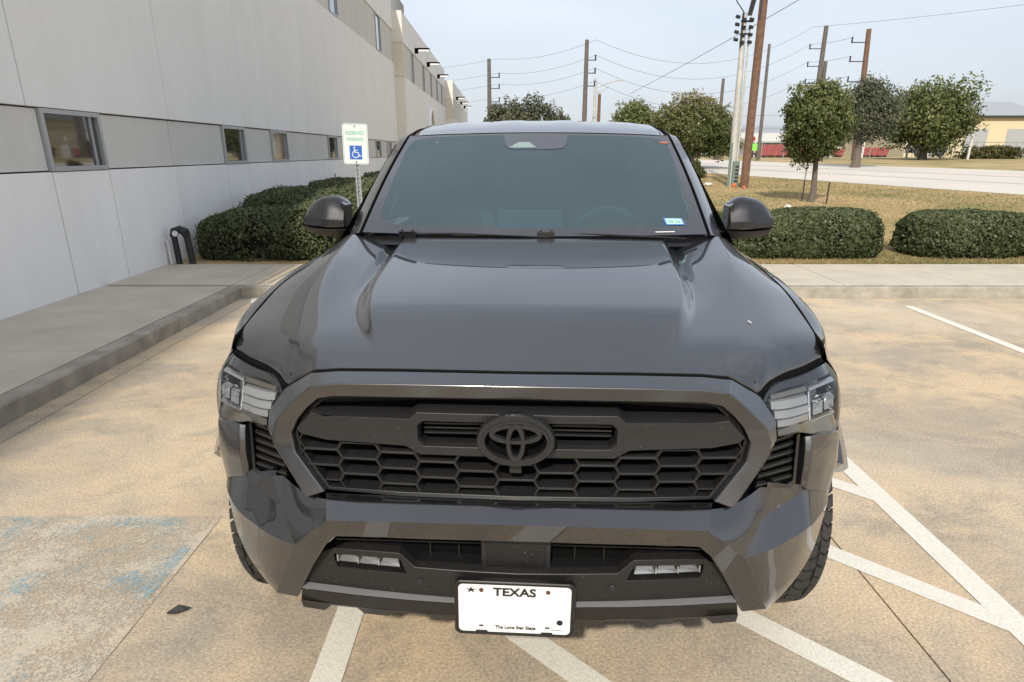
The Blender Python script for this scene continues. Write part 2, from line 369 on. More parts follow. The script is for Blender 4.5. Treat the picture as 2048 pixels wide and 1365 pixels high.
for s in (1, -1):
    f = (lambda vf: vf) if s > 0 else mirx
    HL = obj('headlight', f(loft(lens_surface(.075))), GLOSSB, T, angle=60)
    # closed side wall of the housing
    LSd = lens_surface(.075); e1 = [LS[i][0] for i in range(16)]; e2 = [LSd[i][0] for i in range(16)]; e3 = [LS[i][-1] for i in range(16)]; e4 = [LSd[i][-1] for i in range(16)]
    obj('housing', f(merge(loft([e1, e2]), loft([e3, e4]), loft([LS[0], LSd[0]]), loft([LS[-1], LSd[-1]]))), GLOSSB, HL)
    obj('upper_bezel', f(patch(.0, 1, .0, .23, .012, .022, 15, 4)), GLOSSB, HL, angle=60)
    obj('lower_bezel', f(patch(.0, 1, .80, 1.0, .030, .008, 15, 3)), SMOKE, HL, angle=60)  # smoked finish; its brown also paints the ground reflected in the lens bottom
    for q in range(3):
        zi, zo = 1.088 - .0200 * q, 1.082 - .0205 * q; xi_, xo = .662 + .007 * q, .782
        ring_ = []
        for k in range(7):
            x = xi_ + (xo - xi_) * k / 6; z = zi + (zo - zi) * k / 6; y1_, y2_ = lens_y(x, z) + .012, lens_y(x, z - .0165) + .013
            ring_.append([(x, y1_, z), (x, y2_, z - .0165), (x, y2_ + .02, z - .0165), (x, y1_ + .02, z)])
        V, F = loft(ring_, close_u=True); F += [(0, 1, 2, 3), (len(V) - 1, len(V) - 2, len(V) - 3, len(V) - 4)]
        obj('light_guide', f((V, F)), FROST, HL, bev=.0012)
    def hbox(x0, x1, z0_, z1_, d, th):
        P = [(x, lens_y(x, z) + d + e, z) for e in (0, th) for z in (z0_, z1_) for x in (x0, x1)]
        return P, [(0, 2, 3, 1), (4, 5, 7, 6), (0, 1, 5, 4), (2, 6, 7, 3), (0, 4, 6, 2), (1, 3, 7, 5)]
    obj('guide_top', f(hbox(.665, .785, 1.0905, 1.100, .016, .01)), SMOKE, HL)
    gg = np.random.default_rng(4); sh_ = [hbox(.800, .836, 1.030, 1.060, .016, .03), hbox(.842, .880, 1.034, 1.062, .014, .03)]
    for k in range(26):
        x = gg.uniform(.800, .880); z = gg.uniform(1.030, 1.086); a_ = gg.uniform(0, 3.14); l_, w_ = gg.uniform(.008, .018), gg.uniform(.002, .005); dd = gg.uniform(.006, .014); tl = gg.normal(size=4) * .004
        P = [(x + l_ * cx * math.cos(a_) - w_ * cz * math.sin(a_), lens_y(x, z) + dd + tl[i], z + l_ * cx * math.sin(a_) * .6 + w_ * cz * math.cos(a_)) for i, (cx, cz) in enumerate(((-.5, -.5), (.5, -.5), (.5, .5), (-.5, .5)))]
        sh_.append((P, [(0, 1, 2, 3)]))
    obj('reflector', f(merge(*sh_)), CHROME if False else SILVER, HL, smooth=False)
    obj('reflector_frame', f(merge(hbox(.790, .893, 1.090, 1.096, .010, .02), hbox(.792, .885, 1.014, 1.020, .010, .02), hbox(.786, .793, 1.020, 1.090, .010, .03))), SILVER, HL, bev=.0015)
    obj('amber_marker', f(patch(.86, .97, .42, .74, .02)), mat('smoked_amber', (.10, .055, .03), rough=.25), HL)
    obj('lens', f(loft(LS)), LENS, HL, angle=80)

# ---- side vents beside the grille
for s in (1, -1):
    f = (lambda vf: vf) if s > 0 else mirx
    SV = obj('side_vent', f(loft([[(.640, .12, 1.01), (.640, .09, .84)], [(.80, .245, 1.0), (.80, .225, .82)]])), MATTEB, T)
    tr = loft([[(.757, .158, .995), (.768, .163, .843), (.742, .140, .838), (.662, .074, .872)], [(.748, .152, .992), (.757, .158, .853), (.737, .141, .850), (.664, .080, .884)], [(.748, .185, .992), (.757, .19, .853), (.737, .17, .850), (.664, .11, .884)]])
    obj('vent_trim', f(tr), GLOSSB, SV, bev=.0015)
    for q in range(6):
        zi = 1.000 - q * .0245; xo = .742 + .0022 * q; xi_ = .655 if q < 2 else (.655 - .006 * (q - 1) if q < 4 else .640 - .001 * q)
        a = (xi_, .082 - .006 * (q > 2), zi); b = (xo, .158, zi - .008)
        prof = [(0, 0), (.002, -.006), (.012, -.0155), (.022, -.013), (.014, .001)]
        vf = loft([[(a[0] + 0, a[1] + dy, a[2] + dz) for dy, dz in prof], [(b[0], b[1] + dy, b[2] + dz) for dy, dz in prof]], close_u=True)
        obj('slat', f(vf), PLASTIC, SV, bev=.002)

# ---- bumper
beam_bk = [(0, .030, .842), (.25, .030, .842), (.42, .030, .842), (.515, .035, .842)]
beam_t = [(0, -.004, .838), (.25, -.004, .838), (.42, -.003, .838), (.505, .004, .839)]
beam_c = [(0, -.053, .808), (.25, -.051, .807), (.42, -.047, .804), (.495, -.041, .800)]
hoop_o = [(0, -.053, .808), (.25, -.051, .807), (.42, -.047, .804), (.495, -.041, .800), (.536, -.030, .766), (.604, .000, .699), (.655, .030, .60), (.704, .060, .496)]
hoop_i = [(0, -.037, .747), (.25, -.036, .747), (.42, -.033, .747), (.478, -.030, .744), (.509, -.021, .714), (.556, -.004, .640), (.592, .012, .575), (.628, .032, .504)]
hoop_b = [(p[0], p[1] + .05, p[2] + .004) for p in hoop_i]
lip_o = [(p[0], p[1] - .004, p[2] - .004) for p in hoop_o]
bump_center = loft([beam_bk, beam_t, beam_c])
BP = obj('front_bumper', sym(bump_center), PAINT, T, bev=.006, seg=3)
leg_end = ([hoop_o[-1], hoop_i[-1], hoop_b[-1], (.708, .11, .50)], [(0, 1, 2, 3)])
obj('bumper_hoop', sym(merge(loft([hoop_o, hoop_i, hoop_b]), leg_end)), PAINT, BP, bev=.006, seg=3)
r1 = [(.505, .004, .839), (.565, .045, .828), (.648, .085, .868)]
r2 = [(.495, -.041, .800), (.572, .012, .792), (.658, .062, .791)]
r3 = [(.536, -.030, .766), (.592, .012, .752), (.645, .052, .768)]
r4 = [(.604, .000, .699), (.608, .003, .700), (.612, .006, .700)]
lA = [(.505, .004, .839), (.570, .044, .832), (.648, .085, .866)]; lB = [(.495, -.041, .800), (.575, .008, .791), (.655, .060, .785)]; lC = [(.536, -.030, .766), (.570, -.0154, .7335), (.604, 0, .699)]
corner = merge(loft([rs(lA, 12), rs(lB, 12)]), loft([rs(lB, 12), rl(lC, 12)]), ([lB[0], lC[0], (.50, -.041, .79)], [(0, 1, 2)]))
shelf_t = [(.648, .085, .866), (.698, .117, .852), (.742, .150, .837), (.766, .170, .838), (.792, .182, .830)]
shelf_b = [(.658, .062, .791), (.680, .080, .790), (.750, .135, .783), (.800, .172, .780), (.845, .208, .778)]
fac_b = [(.620, .021, .702), (.660, .050, .710), (.745, .118, .721), (.802, .165, .729), (.858, .214, .735)]
fac_o = [(.870, .228, .776), (.893, .250, .772), (.914, .283, .752)]
fac_t = [(.655, .060, .785), (.720, .118, .793), (.775, .164, .802), (.803, .184, .812), (.850, .218, .796), (.893, .251, .774)]
fac_b2 = [(.604, .000, .699), (.660, .022, .704), (.745, .078, .714), (.820, .142, .722), (.906, .260, .737)]
wing_lo = [(.706, .064, .494), (.708, .080, .478), (.712, .090, .470), (.717, .096, .468), (.722, .102, .468)]
arch = [(.906, .260, .737), (.897, .252, .672), (.868, .214, .600), (.806, .160, .526), (.722, .102, .468)]
w_in = [(.604, .004, .700), (.624, .020, .650), (.648, .034, .60), (.673, .050, .545), (.699, .066, .494)]
wing = []
for t_ in np.linspace(0, 1, 9):
    c = []
    a_ = rs(w_in, 9); b_ = rs(arch, 9)
    for i in range(9):
        p = np.array(a_[i]) * (1 - t_) + np.array(b_[i]) * t_
        top = np.array(rs(fac_b2, 9)[int(round(t_ * 8))]) - (np.array(a_[0]) * (1 - t_) + np.array(b_[0]) * t_)
        p = p + top * max(0, 1 - i / 4); p[1] -= .018 * math.sin(math.pi * t_) * math.sin(math.pi * i / 8)
        c.append(tuple(p))
    wing.append(c)
wing_edge = [(p[0] - .012, p[1] + .03, p[2] + .004) for p in wing[-1]]
pil_rows = [
    [(.776, .215, .965), (.783, .196, .972), (.800, .190, .976), (.845, .222, .972), (.897, .266, .960), (.930, .325, .940)],
    [(.774, .205, .950), (.784, .186, .955), (.802, .182, .957), (.850, .222, .952), (.903, .268, .940), (.936, .330, .925)],
    [(.772, .195, .900), (.786, .174, .900), (.804, .171, .900), (.855, .214, .890), (.908, .262, .870), (.938, .318, .850)],
    [(.772, .200, .838), (.790, .182, .829), (.806, .178, .817), (.855, .217, .796), (.893, .252, .775), (.914, .285, .752)]]
for s in (1, -1):
    f = (lambda vf: vf) if s > 0 else mirx
    obj('bumper_corner', f(corner), PAINT, BP, bev=.004, angle=30)
    obj('bumper_shelf', f(loft([rl(shelf_t, 17), rl(fac_t[:4], 17)])), PAINT, BP, angle=60)
    obj('bumper_facet', f(loft([rl(fac_t, 25), rs(fac_b2, 25)])), PAINT, BP, angle=60)
    obj('bumper_wing', f(merge(loft(wing + [wing_edge]), ([(.893, .251, .774), (.914, .285, .752), (.906, .260, .737)], [(0, 1, 2)]))), PAINT, BP, angle=50)
    pr = pil_rows + []
    obj('bumper_pillar', f(loft([[(p[0], p[1] + .03, p[2] + .001) for p in pr[0]]] + pr)), PAINT, BP, bev=.004, seg=2, angle=40)
    pe = [r[-1] for r in pr]; obj('arch_edge', f(loft([pe, [(p[0] - .015, p[1] + .03, p[2]) for p in pe]])), PAINT, BP)
obj('bumper_core', merge(box(-.52, .52, .06, .3, .50, .80), box(-.70, .70, .16, .42, .55, .98)), MATTEB, BP, smooth=False)
obj('under_shield', box(-.62, .62, .05, .9, .47, .49), MATTEB, BP, smooth=False)

# lower opening: slats, brackets, radar cover
for z, y in ((.700, .035), (.722, .04)):
    for s in (-1, 1): obj('intake_slat', box(min(s * .085, s * .50), max(s * .085, s * .50), y, y + .03, z - .002, z + .002), DARKP, BP, smooth=False)
for x in (-.40, -.33, -.24, -.16, .16, .24, .33, .40): obj('intake_rib', box(x - .002, x + .002, .048, .065, .63, .745), DARKP, BP, smooth=False)
for s in (-1, 1):
    obj('bumper_bracket', box(min(s * .455, s * .515), max(s * .455, s * .515), .03, .08, .712, .748), PLASTIC, BP, bev=.003)
    obj('bumper_bracket', box(min(s * .375, s * .43), max(s * .375, s * .43), .035, .08, .705, .752), PLASTIC, BP, bev=.003)
RC = obj('radar_cover', merge(box(-.094, .094, .004, .05, .640, .752)), PLASTIC, BP, bev=.004)
obj('radar_panel', box(-.078, .078, -.0015, .02, .650, .752), BLACKP, RC, bev=.002)

# ---- lower valance with fog lamps and toothed lip
def vy(x, z): return -.010 + .055 * (x / .6) ** 2 * .9 + .16 * max(0, z - .60) ** 1.0 * .6 - .012 * (1 - abs(x) / .6)
up = [(0, .640), (.10, .640), (.173, .640), (.274, .640), (.318, .678), (.42, .676), (.512, .673), (.548, .655)]
lo = [(0, .556), (.10, .556), (.173, .556), (.274, .556), (.318, .556), (.42, .556), (.512, .556), (.606, .554)]
fx0, fx1, fz0, fz1 = .305, .505, .622, .658
def vp(x, z, dy=0): return (x, vy(x, z) + dy, z)
up3 = [vp(x, z) for x, z in up]; up_ch = [(x, vy(x, z) + .022, z + .010) for x, z in up]; up_bk = [(x, vy(x, z) + .07, z + .012) for x, z in up]
# front face split round the fog lamp recess
ins_t = [(0, .618), (.10, .618), (.173, .618), (.262, .618), (.305, .658), (.42, .657), (.502, .655), (.556, .635)]
def rowz(k): return [vp(u[0] * (1 - k) + l[0] * k, u[1] * (1 - k) + l[1] * k) for u, l in zip(up, lo)]
face_a = loft([up_ch, up3])
hole = [(.300, .618), (.318, .660), (.42, .6585), (.508, .656), (.508, .640), (.500, .618), (.42, .618), (.35, .618)]
outr_ = [(.274, .640), (.318, .678), (.42, .676), (.512, .673), (.548, .655), (.585, .600), (.42, .600), (.285, .600)]
ringf = loft([[vp(*p) for p in hole], [vp(*p) for p in outr_]], close_u=True)
rest = loft([[vp(0, .640), vp(.10, .640), vp(.173, .640), vp(.274, .640)], [vp(0, .600), vp(.10, .600), vp(.18, .600), vp(.285, .600)]])
rest2 = loft([[vp(0, .600), vp(.10, .600), vp(.18, .600), vp(.285, .600), vp(.42, .600), vp(.585, .600)], [vp(0, .556), vp(.10, .556), vp(.18, .556), vp(.285, .556), vp(.42, .556), vp(.606, .554)]])
hole_b = [(x * .985 + .006, vy(x, z) + .045, z + (.008 if z < .63 else -.002)) for x, z in hole]
recess = loft([[vp(*p) for p in hole], hole_b], close_u=True)
side_v = loft([[vp(.548, .655), vp(.585, .600), vp(.606, .554)], [(.552, .10, .655), (.592, .10, .60), (.612, .10, .554)]])
VA = obj('lower_valance', sym(merge(face_a, ringf, rest, rest2, recess, side_v)), BLACKP, T, bev=.0025, seg=2)
obj('valance_ledge', sym(loft([up_bk, up_ch])), DARKP, VA)
for s in (1, -1):
    f = (lambda vf: vf) if s > 0 else mirx
    FL = obj('fog_lamp', f(loft([hole_b, [(p[0], p[1] + .001, p[2]) for p in hole_b[::1]]], close_u=True)), GLOSSB, VA)
    pts = [(.312, .652), (.503, .649), (.503, .632), (.312, .632)]
    obj('fog_back', f(([(x, vy(x, z) + .046, z) for x, z in ((.296, .615), (.318, .662), (.512, .660), (.506, .615))], [(0, 1, 2, 3)])), GLOSSB, FL)
    for q in range(3):
        xa = .322 + q * .060; xb_ = xa + .055
        bowl = loft([[(xa - .001, vy(xa, .64) + .012, .655), (xb_ + .003, vy(xb_, .64) + .012, .655)], [(xa + .006, vy(xa, .64) + .022, .646), (xb_ - .004, vy(xb_, .64) + .022, .646)], [(xa + .006, vy(xa, .64) + .024, .641), (xb_ - .004, vy(xb_, .64) + .024, .641)], [(xa - .001, vy(xa, .64) + .012, .630), (xb_ + .003, vy(xb_, .64) + .012, .630)]])
        obj('fog_reflector', f(bowl), SILVER, FL, smooth=False)
        obj('fog_divider', f(box(xb_ + .001, xb_ + .004, vy(xa, .64) + .012, vy(xa, .64) + .03, .632, .653)), SILVER, FL, smooth=False)
    obj('fog_lens', f(loft([[(x, vy(x, .64) + .010, .655) for x in (.320, .41, .502)], [(x, vy(x, .64) + .008, .630) for x in (.320, .41, .502)]])), LENS, FL)
    obj('parking_sensor', f(prism([(.262 + .0105 * math.cos(a), .598 + .0105 * math.sin(a)) for a in np.linspace(0, 6.283, 20, endpoint=False)], vy(.262, .598) - .003, vy(.262, .598) + .01)), PLASTIC, VA, bev=.001)
ly = lambda x: -.030 + .050 * (x / .6) ** 2
L0 = [(x, vy(x, .556) + .004, .5555) for x in (0, .15, .3, .45, .604)]; L1 = [(x, ly(x) - .004, .548) for x in (0, .15, .3, .45, .606)]
L2 = [(x, ly(x) + .004, .502) for x in (0, .15, .3, .45, .616)]; L1b = [(p[0], p[1] + .03, p[2]) for p in L0]
obj('lip_ledge', sym(loft([L1b, L0, L1])), STRIP, VA, bev=.001)
obj('lip', sym(merge(loft([[(p[0], p[1] - .0005, p[2] - .0012) for p in L1], L2]), loft([[L1[-1], L2[-1]], [(.612, .10, .55), (.622, .10, .50)]]))), BLACKP, VA, bev=.002)
teeth = [(0, .474), (.232, .474), (.252, .489), (.340, .489), (.360, .472), (.432, .472), (.452, .489), (.530, .487), (.552, .466), (.618, .468)]
tt = sorted(set([t[0] for t in teeth] + [.1, .3, .4, .5, .58])); tzf = lambda x: float(np.interp(x, [t[0] for t in teeth], [t[1] for t in teeth]))
t1 = [(x, ly(x) + .004, .502) for x in tt]; t2 = [(x, ly(x) + .016, tzf(x)) for x in tt]; t3 = [(x, ly(x) + .05, tzf(x) + .003) for x in tt]
obj('lip_teeth', sym(loft([t1, t2, t3])), PLASTIC, VA, bev=.0015)

# ---- licence plate
PL = obj('license_plate', prism(rrect(.305, .153, .014), -.006, -.0035), WHITE, T, bev=.0008, loc=(0, -.058, .559), rot=(0, rad(.6), 0))
ro = rrect(.322, .170, .018); ri = rrect(.292, .140, .012); ri2 = rrect(.300, .148, .013)
fr_ = loft([[(x, .012, z) for x, z in ro], [(x, -.006, z) for x, z in ro], [(x * .985, -.0085, z * .97) for x, z in ro], [(x, -.0068, z) for x, z in rrect(.300, .150, .013)], [(x, -.004, z) for x, z in rrect(.3, .150, .013)]], close_u=True)
obj('plate_frame', merge(fr_, box(-.150, .150, .0, .011, -.07, .07)), BLACKP, PL)
for s in (-1, 1):
    obj('frame_clip', prism([(s * .088 - .018, -.077), (s * .088 + .018, -.077), (s * .088 + .014, -.070), (s * .088 - .014, -.070)], -.0085, -.006), BLACKP, PL)
    obj('plate_screw', merge(disc(s * .0885, -.0095, .0585, .006, .003, 14)), RUST, PL, bev=.001)
    obj('plate_slot', prism([(s * .089 - .006, -.058), (s * .089 + .006, -.058), (s * .089 + .006, -.053), (s * .089 - .006, -.053)], -.0066, -.0060), INK, PL)
text('plate_state', 'TEXAS', .034, INK, PL, (.000, -.0066, .0525), sx=1.14, bold=.0010)
text('plate_motto', 'The Lone Star State', .0145, INK, PL, (.003, -.0066, -.0585), sx=.93, bold=.0004)
st = []
for i in range(10):
    a = math.pi / 2 + i * math.pi / 5; r = .011 if i % 2 == 0 else .0036; st.append((-.116 + r * 1.5 * math.cos(a), .057 + r * math.sin(a)))
obj('plate_star', prism(st, -.0066, -.006), INK, PL, smooth=False)
obj('plate_seal', merge(disc(.122, -.0068, -.037, .0085, .001, 20)), INK, PL)
obj('plate_seal_centre', disc(.122, -.0075, -.037, .0045, .001, 16), RIM, PL)
obj('plate_print', prism([(.100, -.0625), (.130, -.0625), (.130, -.0612), (.100, -.0612)], -.0066, -.006), INK, PL, smooth=False)

# ---- fenders, flares, wheels
fe_front = [(.869, .372, 1.176), (.879, .376, 1.152), (.893, .402, 1.136), (.910, .440, 1.120), (.936, .434, 1.087), (.949, .416, 1.03), (.949, .392, .967), (.946, .372, .945)]
st_y = [.55, .75, .94, 1.14, 1.36, 1.55]
def fe_row(y):
    z = zshut(y); return [(.869, y, z), (.888, y, z - .003), (.910, y, z - .014), (.930, y, z - .040), (.946, y, 1.105 + (z - 1.2) * .4), (.954, y, 1.03), (.958, y, .96), (.958, y, .93)]
fe = [rs(fe_front, 15)] + [rs(fe_row(y), 15) for y in st_y]
fe_sm = [rs([c[j] for c in fe], 22) for j in range(15)]
fl_in = [(p[0] - .002, p[1], p[2] - .03) for p in fe_sm[0]]
yc, zc = .945, .402
def arch_pt(a, r, x): return (x, yc + r * math.cos(a), zc + r * math.sin(a))
angs = [rad(a) for a in np.linspace(0, 128, 20)]
def side_out(a):
    c, s = math.cos(a), math.sin(a); k = min(.605 / max(abs(c), 1e-6), .56 / max(s, 1e-6)); return (.957, yc + k * c, zc + k * s)
arch_side = loft([[arch_pt(a, .50, .955) for a in angs], [side_out(a) for a in angs]])
fl_angs = [rad(a) for a in np.linspace(-6, 142, 30)]
fl = loft([[arch_pt(a, r, x) for a in fl_angs] for r, x in ((.47, .93), (.468, 1.058), (.485, 1.073), (.535, 1.068), (.588, 1.030), (.615, .950))])
fl_cap = ([arch_pt(fl_angs[-1], r, x) for r, x in ((.47, .93), (.468, 1.058), (.485, 1.073), (.535, 1.068), (.588, 1.030), (.615, .950))], [(0, 1, 2, 3, 4, 5)])
liner = loft([[arch_pt(a, .485, x) for a in [rad(q) for q in np.linspace(-20, 165, 24)]] for x in (.55, .94)])
# wheel
def tyre_mesh():
    prof = [(-.105, .228), (-.128, .26), (-.134, .31), (-.130, .352), (-.118, .382), (-.098, .392), (0, .394), (.098, .392), (.118, .382), (.130, .352), (.134, .31), (.128, .26), (.105, .228)]
    n = 60; return loft([[(x, r * math.cos(2 * math.pi * i / n), r * math.sin(2 * math.pi * i / n)) for x, r in prof] for i in range(n)], close_v=True)
def tread_mesh():
    V = []; F = []
    nb = 46
    for row, (x0, x1, sk) in enumerate(((-.134, -.094, 0), (-.086, -.036, .4), (-.029, .029, .15), (.036, .086, .55), (.094, .134, .2))):
        for i in range(nb):
            a0 = 2 * math.pi * (i + sk) / nb; a1 = 2 * math.pi * (i + sk + .80) / nb
            def P(x, a, dr):
                base = .402 if abs(x) < .1 else (.398 if abs(x) < .12 else .380); r = base + dr; return (x, r * math.cos(a), r * math.sin(a))
            zig = .010 if i % 2 else -.004; o = len(V)
            jag = (2 * math.pi / nb) * .25
            q = [(x0 + (zig if 0 < row < 4 else 0) * .5, a0), ((x0 + x1) / 2, a0 + jag), (x1 + (zig if 0 < row < 4 else 0) * .5, a0), (x1 + (zig if 0 < row < 4 else 0) * .5, a1), ((x0 + x1) / 2, a1 + jag), (x0 + (zig if 0 < row < 4 else 0) * .5, a1)]
            V += [P(x, a, 0) for x, a in q] + [P(x, a, -.016) for x, a in q]
            F += [(o, o + 1, o + 4, o + 5), (o + 1, o + 2, o + 3, o + 4)] + [(o + k, o + (k + 1) % 6, o + 6 + (k + 1) % 6, o + 6 + k) for k in range(6)]
    return V, F
def rim_mesh():
    prof = [(-.10, .232), (.10, .232), (.108, .222), (.095, .205), (.02, .195), (.02, .02)]
    n = 48; V, F = loft([[(x, r * math.cos(2 * math.pi * i / n), r * math.sin(2 * math.pi * i / n)) for x, r in prof] for i in range(n)], close_v=True)
    vs = [(V, F)]
    for k in range(6):
        a = 2 * math.pi * k / 6; pr = []
        for r, wd, x in ((.03, .045, .055), (.12, .032, .085), (.205, .040, .088)):
            pr.append([(xx, r * math.cos(a) - t * math.sin(a), r * math.sin(a) + t * math.cos(a)) for t, xx in ((-wd, .02), (-wd * .8, x), (wd * .8, x), (wd, .02))])
        vs.append(loft(pr))
    vs.append(disc(0, .05, 0, .045, .045, 20, 'x'))
    return merge(*vs)
wheel_src = None
def wheel(x, y, flip):
    global wheel_src
    if wheel_src is None:
        W = obj('wheel', tyre_mesh(), RUBBER, T, angle=35, loc=(x, y, .402))
        t_ = obj('tread', tread_mesh(), RUBBER, W, smooth=False, weld=False); r_ = obj('rim', rim_mesh(), RIM, W, angle=35); wheel_src = (W, t_, r_)
    else:
        W = inst(wheel_src[0], T, (x, y, .402)); [inst(c, W) for c in wheel_src[1:]]
    if flip: W.rotation_euler = (rad(13), 0, math.pi)
    return W
for s in (1, -1):
    f = (lambda vf: vf) if s > 0 else mirx
    FE = obj('fender', f(merge(loft([fl_in] + fe_sm))), PAINT, T, angle=45)
    obj('fender_side', f(arch_side), PAINT, FE)
    obj('wheel_flare', f(merge(fl, fl_cap)), PAINT, FE, angle=35)
    obj('wheel_liner', f(liner), MATTEB, FE)
    obj('fender_front', f(loft([[(.928, .328, .955), (.930, .326, .90), (.926, .318, .85), (.918, .300, .80)], [(.950, .43, .965), (.952, .46, .90), (.952, .47, .85), (.950, .49, .80)], [(.954, .56, .96), (.956, .56, .92), (.956, .56, .88), (.955, .56, .84)]])), PAINT, FE, angle=60)
    wheel(s * .940, yc, s < 0); wheel(s * .900, yc + 3.35, s < 0)
# ---- cab
def ws(u, v, d=0):
    b = np.array((.715 * u, 1.305 + .058 * u * u, 1.381 + .006 * u * u)); t = np.array((.630 * u, 2.035 + .042 * u * u, 1.790 - .014 * u * u))
    p = b * (1 - v) + t * v + np.array((0, -.45, .89)) * (.018 * math.sin(math.pi * v) + d); return tuple(p)
def rr_in(n=64):
    """rounded inner outline of the see-through glass, in (u, v)"""
    P = []
    for q in np.linspace(0, 2 * math.pi, n, endpoint=False):
        c, s = math.cos(q), math.sin(q); e = 12; k = (abs(c) ** e + abs(s) ** e) ** (-1 / e); u, v = c * k, s * k
        vv_ = .515 + .452 * v; uu = u * (.935 + .035 * vv_); P.append((uu, vv_))
    return P
inn = rr_in(96)
out_ = []
for q in np.linspace(0, 2 * math.pi, 96, endpoint=False):
    c, s = math.cos(q), math.sin(q); k = 1 / max(abs(c), abs(s)); out_.append((c * k, .5 + .5 * s * k))
nr = 10
gl = []
for k in range(nr + 1):
    f_ = k / nr; gl.append([ws(u * f_, .515 + (v - .515) * f_) for u, v in inn])
WS = obj('windshield', loft(gl[1:], close_u=True), WSG, T, angle=80)
gc = ([ws(0, .515)] + gl[1], [(0, 1 + i, 1 + (i + 1) % 96) for i in range(96)])
bm = bmesh.new(); bm.from_mesh(WS.data)
WSmerge = merge(loft(gl[1:], close_u=True), gc); me = bpy.data.meshes.new('windshield'); me.from_pydata(WSmerge[0], [], WSmerge[1])
bm.free(); bm = bmesh.new(); bm.from_mesh(me); bmesh.ops.remove_doubles(bm, verts=bm.verts, dist=1e-5); bmesh.ops.recalc_face_normals(bm, faces=bm.faces); bm.to_mesh(me); bm.free(); me.materials.append(WSG); me.shade_smooth(); WS.data = me
fr0 = []
for k in range(5):
    f_ = k / 4; fr0.append([ws(a[0] * (1 - f_) + b[0] * f_, a[1] * (1 - f_) + b[1] * f_) for a, b in zip(inn, out_)])
obj('glass_border', loft(fr0, close_u=True), FRIT, WS, angle=80)
# sensor shroud behind the glass
sh = [(-.255, .975), (-.235, .85), (-.21, .805), (-.16, .785), (.12, .785), (.19, .80), (.215, .845), (.235, .975)]
top_ = [(-.255, .975), (-.20, .975), (-.15, .975), (-.08, .975), (.05, .975), (.12, .975), (.18, .975), (.235, .975)]
obj('sensor_shroud', loft([[ws(u, v, .0022) for u, v in top_], [ws(u * .5 + a * .5, v * .5 + b * .5, .0022) for (u, v), (a, b) in zip(top_, sh)], [ws(u, v, .0022) for u, v in sh]]), FRIT, WS, angle=80)
obj('camera_window', ([ws(u, v, .0034) for u, v in ((-.205, .800), (.0, .800), (-.055, .868), (-.135, .868))], [(0, 1, 2, 3)]), mat('camera_window', (.22, .30, .29), rough=.1, coat=.5), WS)
def on_glass(u, v, d=.0015):
    p = Vector(ws(u, v, d)); du = (Vector(ws(u + .01, v, d)) - Vector(ws(u - .01, v, d))).normalized(); dv = (Vector(ws(u, v + .01, d)) - Vector(ws(u, v - .01, d))).normalized(); n = du.cross(dv)
    return Matrix((du, n.cross(du), n)).transposed().to_4x4(), p
def sticker(name, poly, m_, u, v, par, d=.0015, th=.0006):
    R_, p = on_glass(u, v, d); o = obj(name, prism(poly, 0, th, 'z'), m_, par, smooth=False); o.matrix_local = Matrix.Translation(p) @ R_; return o
RB = sticker('registration_sticker', [(-.038, .026), (.044, .022), (.049, -.024), (-.033, -.022)], mat('sticker_blue', (.05, .13, .36), rough=.4), .82, .10, WS)
obj('sticker_face', prism([(-.031, .020), (.038, .017), (.041, -.017), (-.027, -.016)], .0006, .0012, 'z'), mat('sticker_mint', (.42, .74, .66), rough=.4), RB, smooth=False)
text('sticker_date', '08-26', .024, mat('sticker_ink', (.03, .10, .08)), RB, (.005, -.002, .0013), rot=(0, 0, rad(-3)), ext=.0002)
sticker('toll_sticker', [(.026 * math.cos(a), .011 * math.sin(a)) for a in np.linspace(0, 6.283, 24, endpoint=False)], mat('sticker_red', (.36, .13, .10), rough=.5), .945, .895, WS)
sticker('vin_plate_reflection', [(-.04, -.0025), (.04, -.0025), (.04, .0025), (-.04, .0025)], WHITE, .76, .022, WS)  # white strip painted as the VIN plate's reflection in the glass
# pillars
zr = spl([2.03, 2.12, 2.25, 2.5, 2.9, 3.28], [1.790, 1.807, 1.828, 1.856, 1.868, 1.850])
for s in (1, -1):
    f = (lambda vf: vf) if s > 0 else mirx
    vs_ = np.linspace(-.02, .93, 13); ry = (2.24, 2.36, 2.6, 2.9, 3.26)
    ob_ = np.array((.790, 1.46, 1.345)); ot = np.array((.670, 2.17, 1.765))
    def outp(v): return ob_ * (1 - v) + ot * v + np.array((.35, -.3, .8)) * .02 * math.sin(math.pi * min(max(v, 0), 1))
    inn_ = [ws(1.004, v, -.004) for v in vs_] + [(.62, y, zr(y) - .06) for y in ry]
    seal = [ws(1.014, v, .008) for v in vs_] + [(.654, y, zr(y) - .036) for y in ry]
    mid = [tuple(np.array(ws(1.05, v, .014)) * .45 + outp(v) * .55 + np.array((.006, -.008, .010))) for v in vs_] + [(.684, y, zr(y) - .050) for y in ry]
    outl = [tuple(outp(v)) for v in vs_] + [(.698, y, zr(y) - .088) for y in ry]; bck = [(p[0] - .004, p[1] + .09 * (1 - sm(2.0, 2.3, p[1])), p[2] - .02 - .03 * sm(2.0, 2.3, p[1])) for p in outl]
    AP = obj('windshield_pillar', f(loft([rs(c, 40) for c in (seal, mid, outl, bck)])), PAINT, T, angle=50)
    obj('pillar_seal', f(loft([rs(c, 40) for c in (inn_, [ws(1.008, v, .005) for v in vs_] + [(.645, y, zr(y) - .05) for y in ry], seal)])), MATTEB, AP)
rf = []
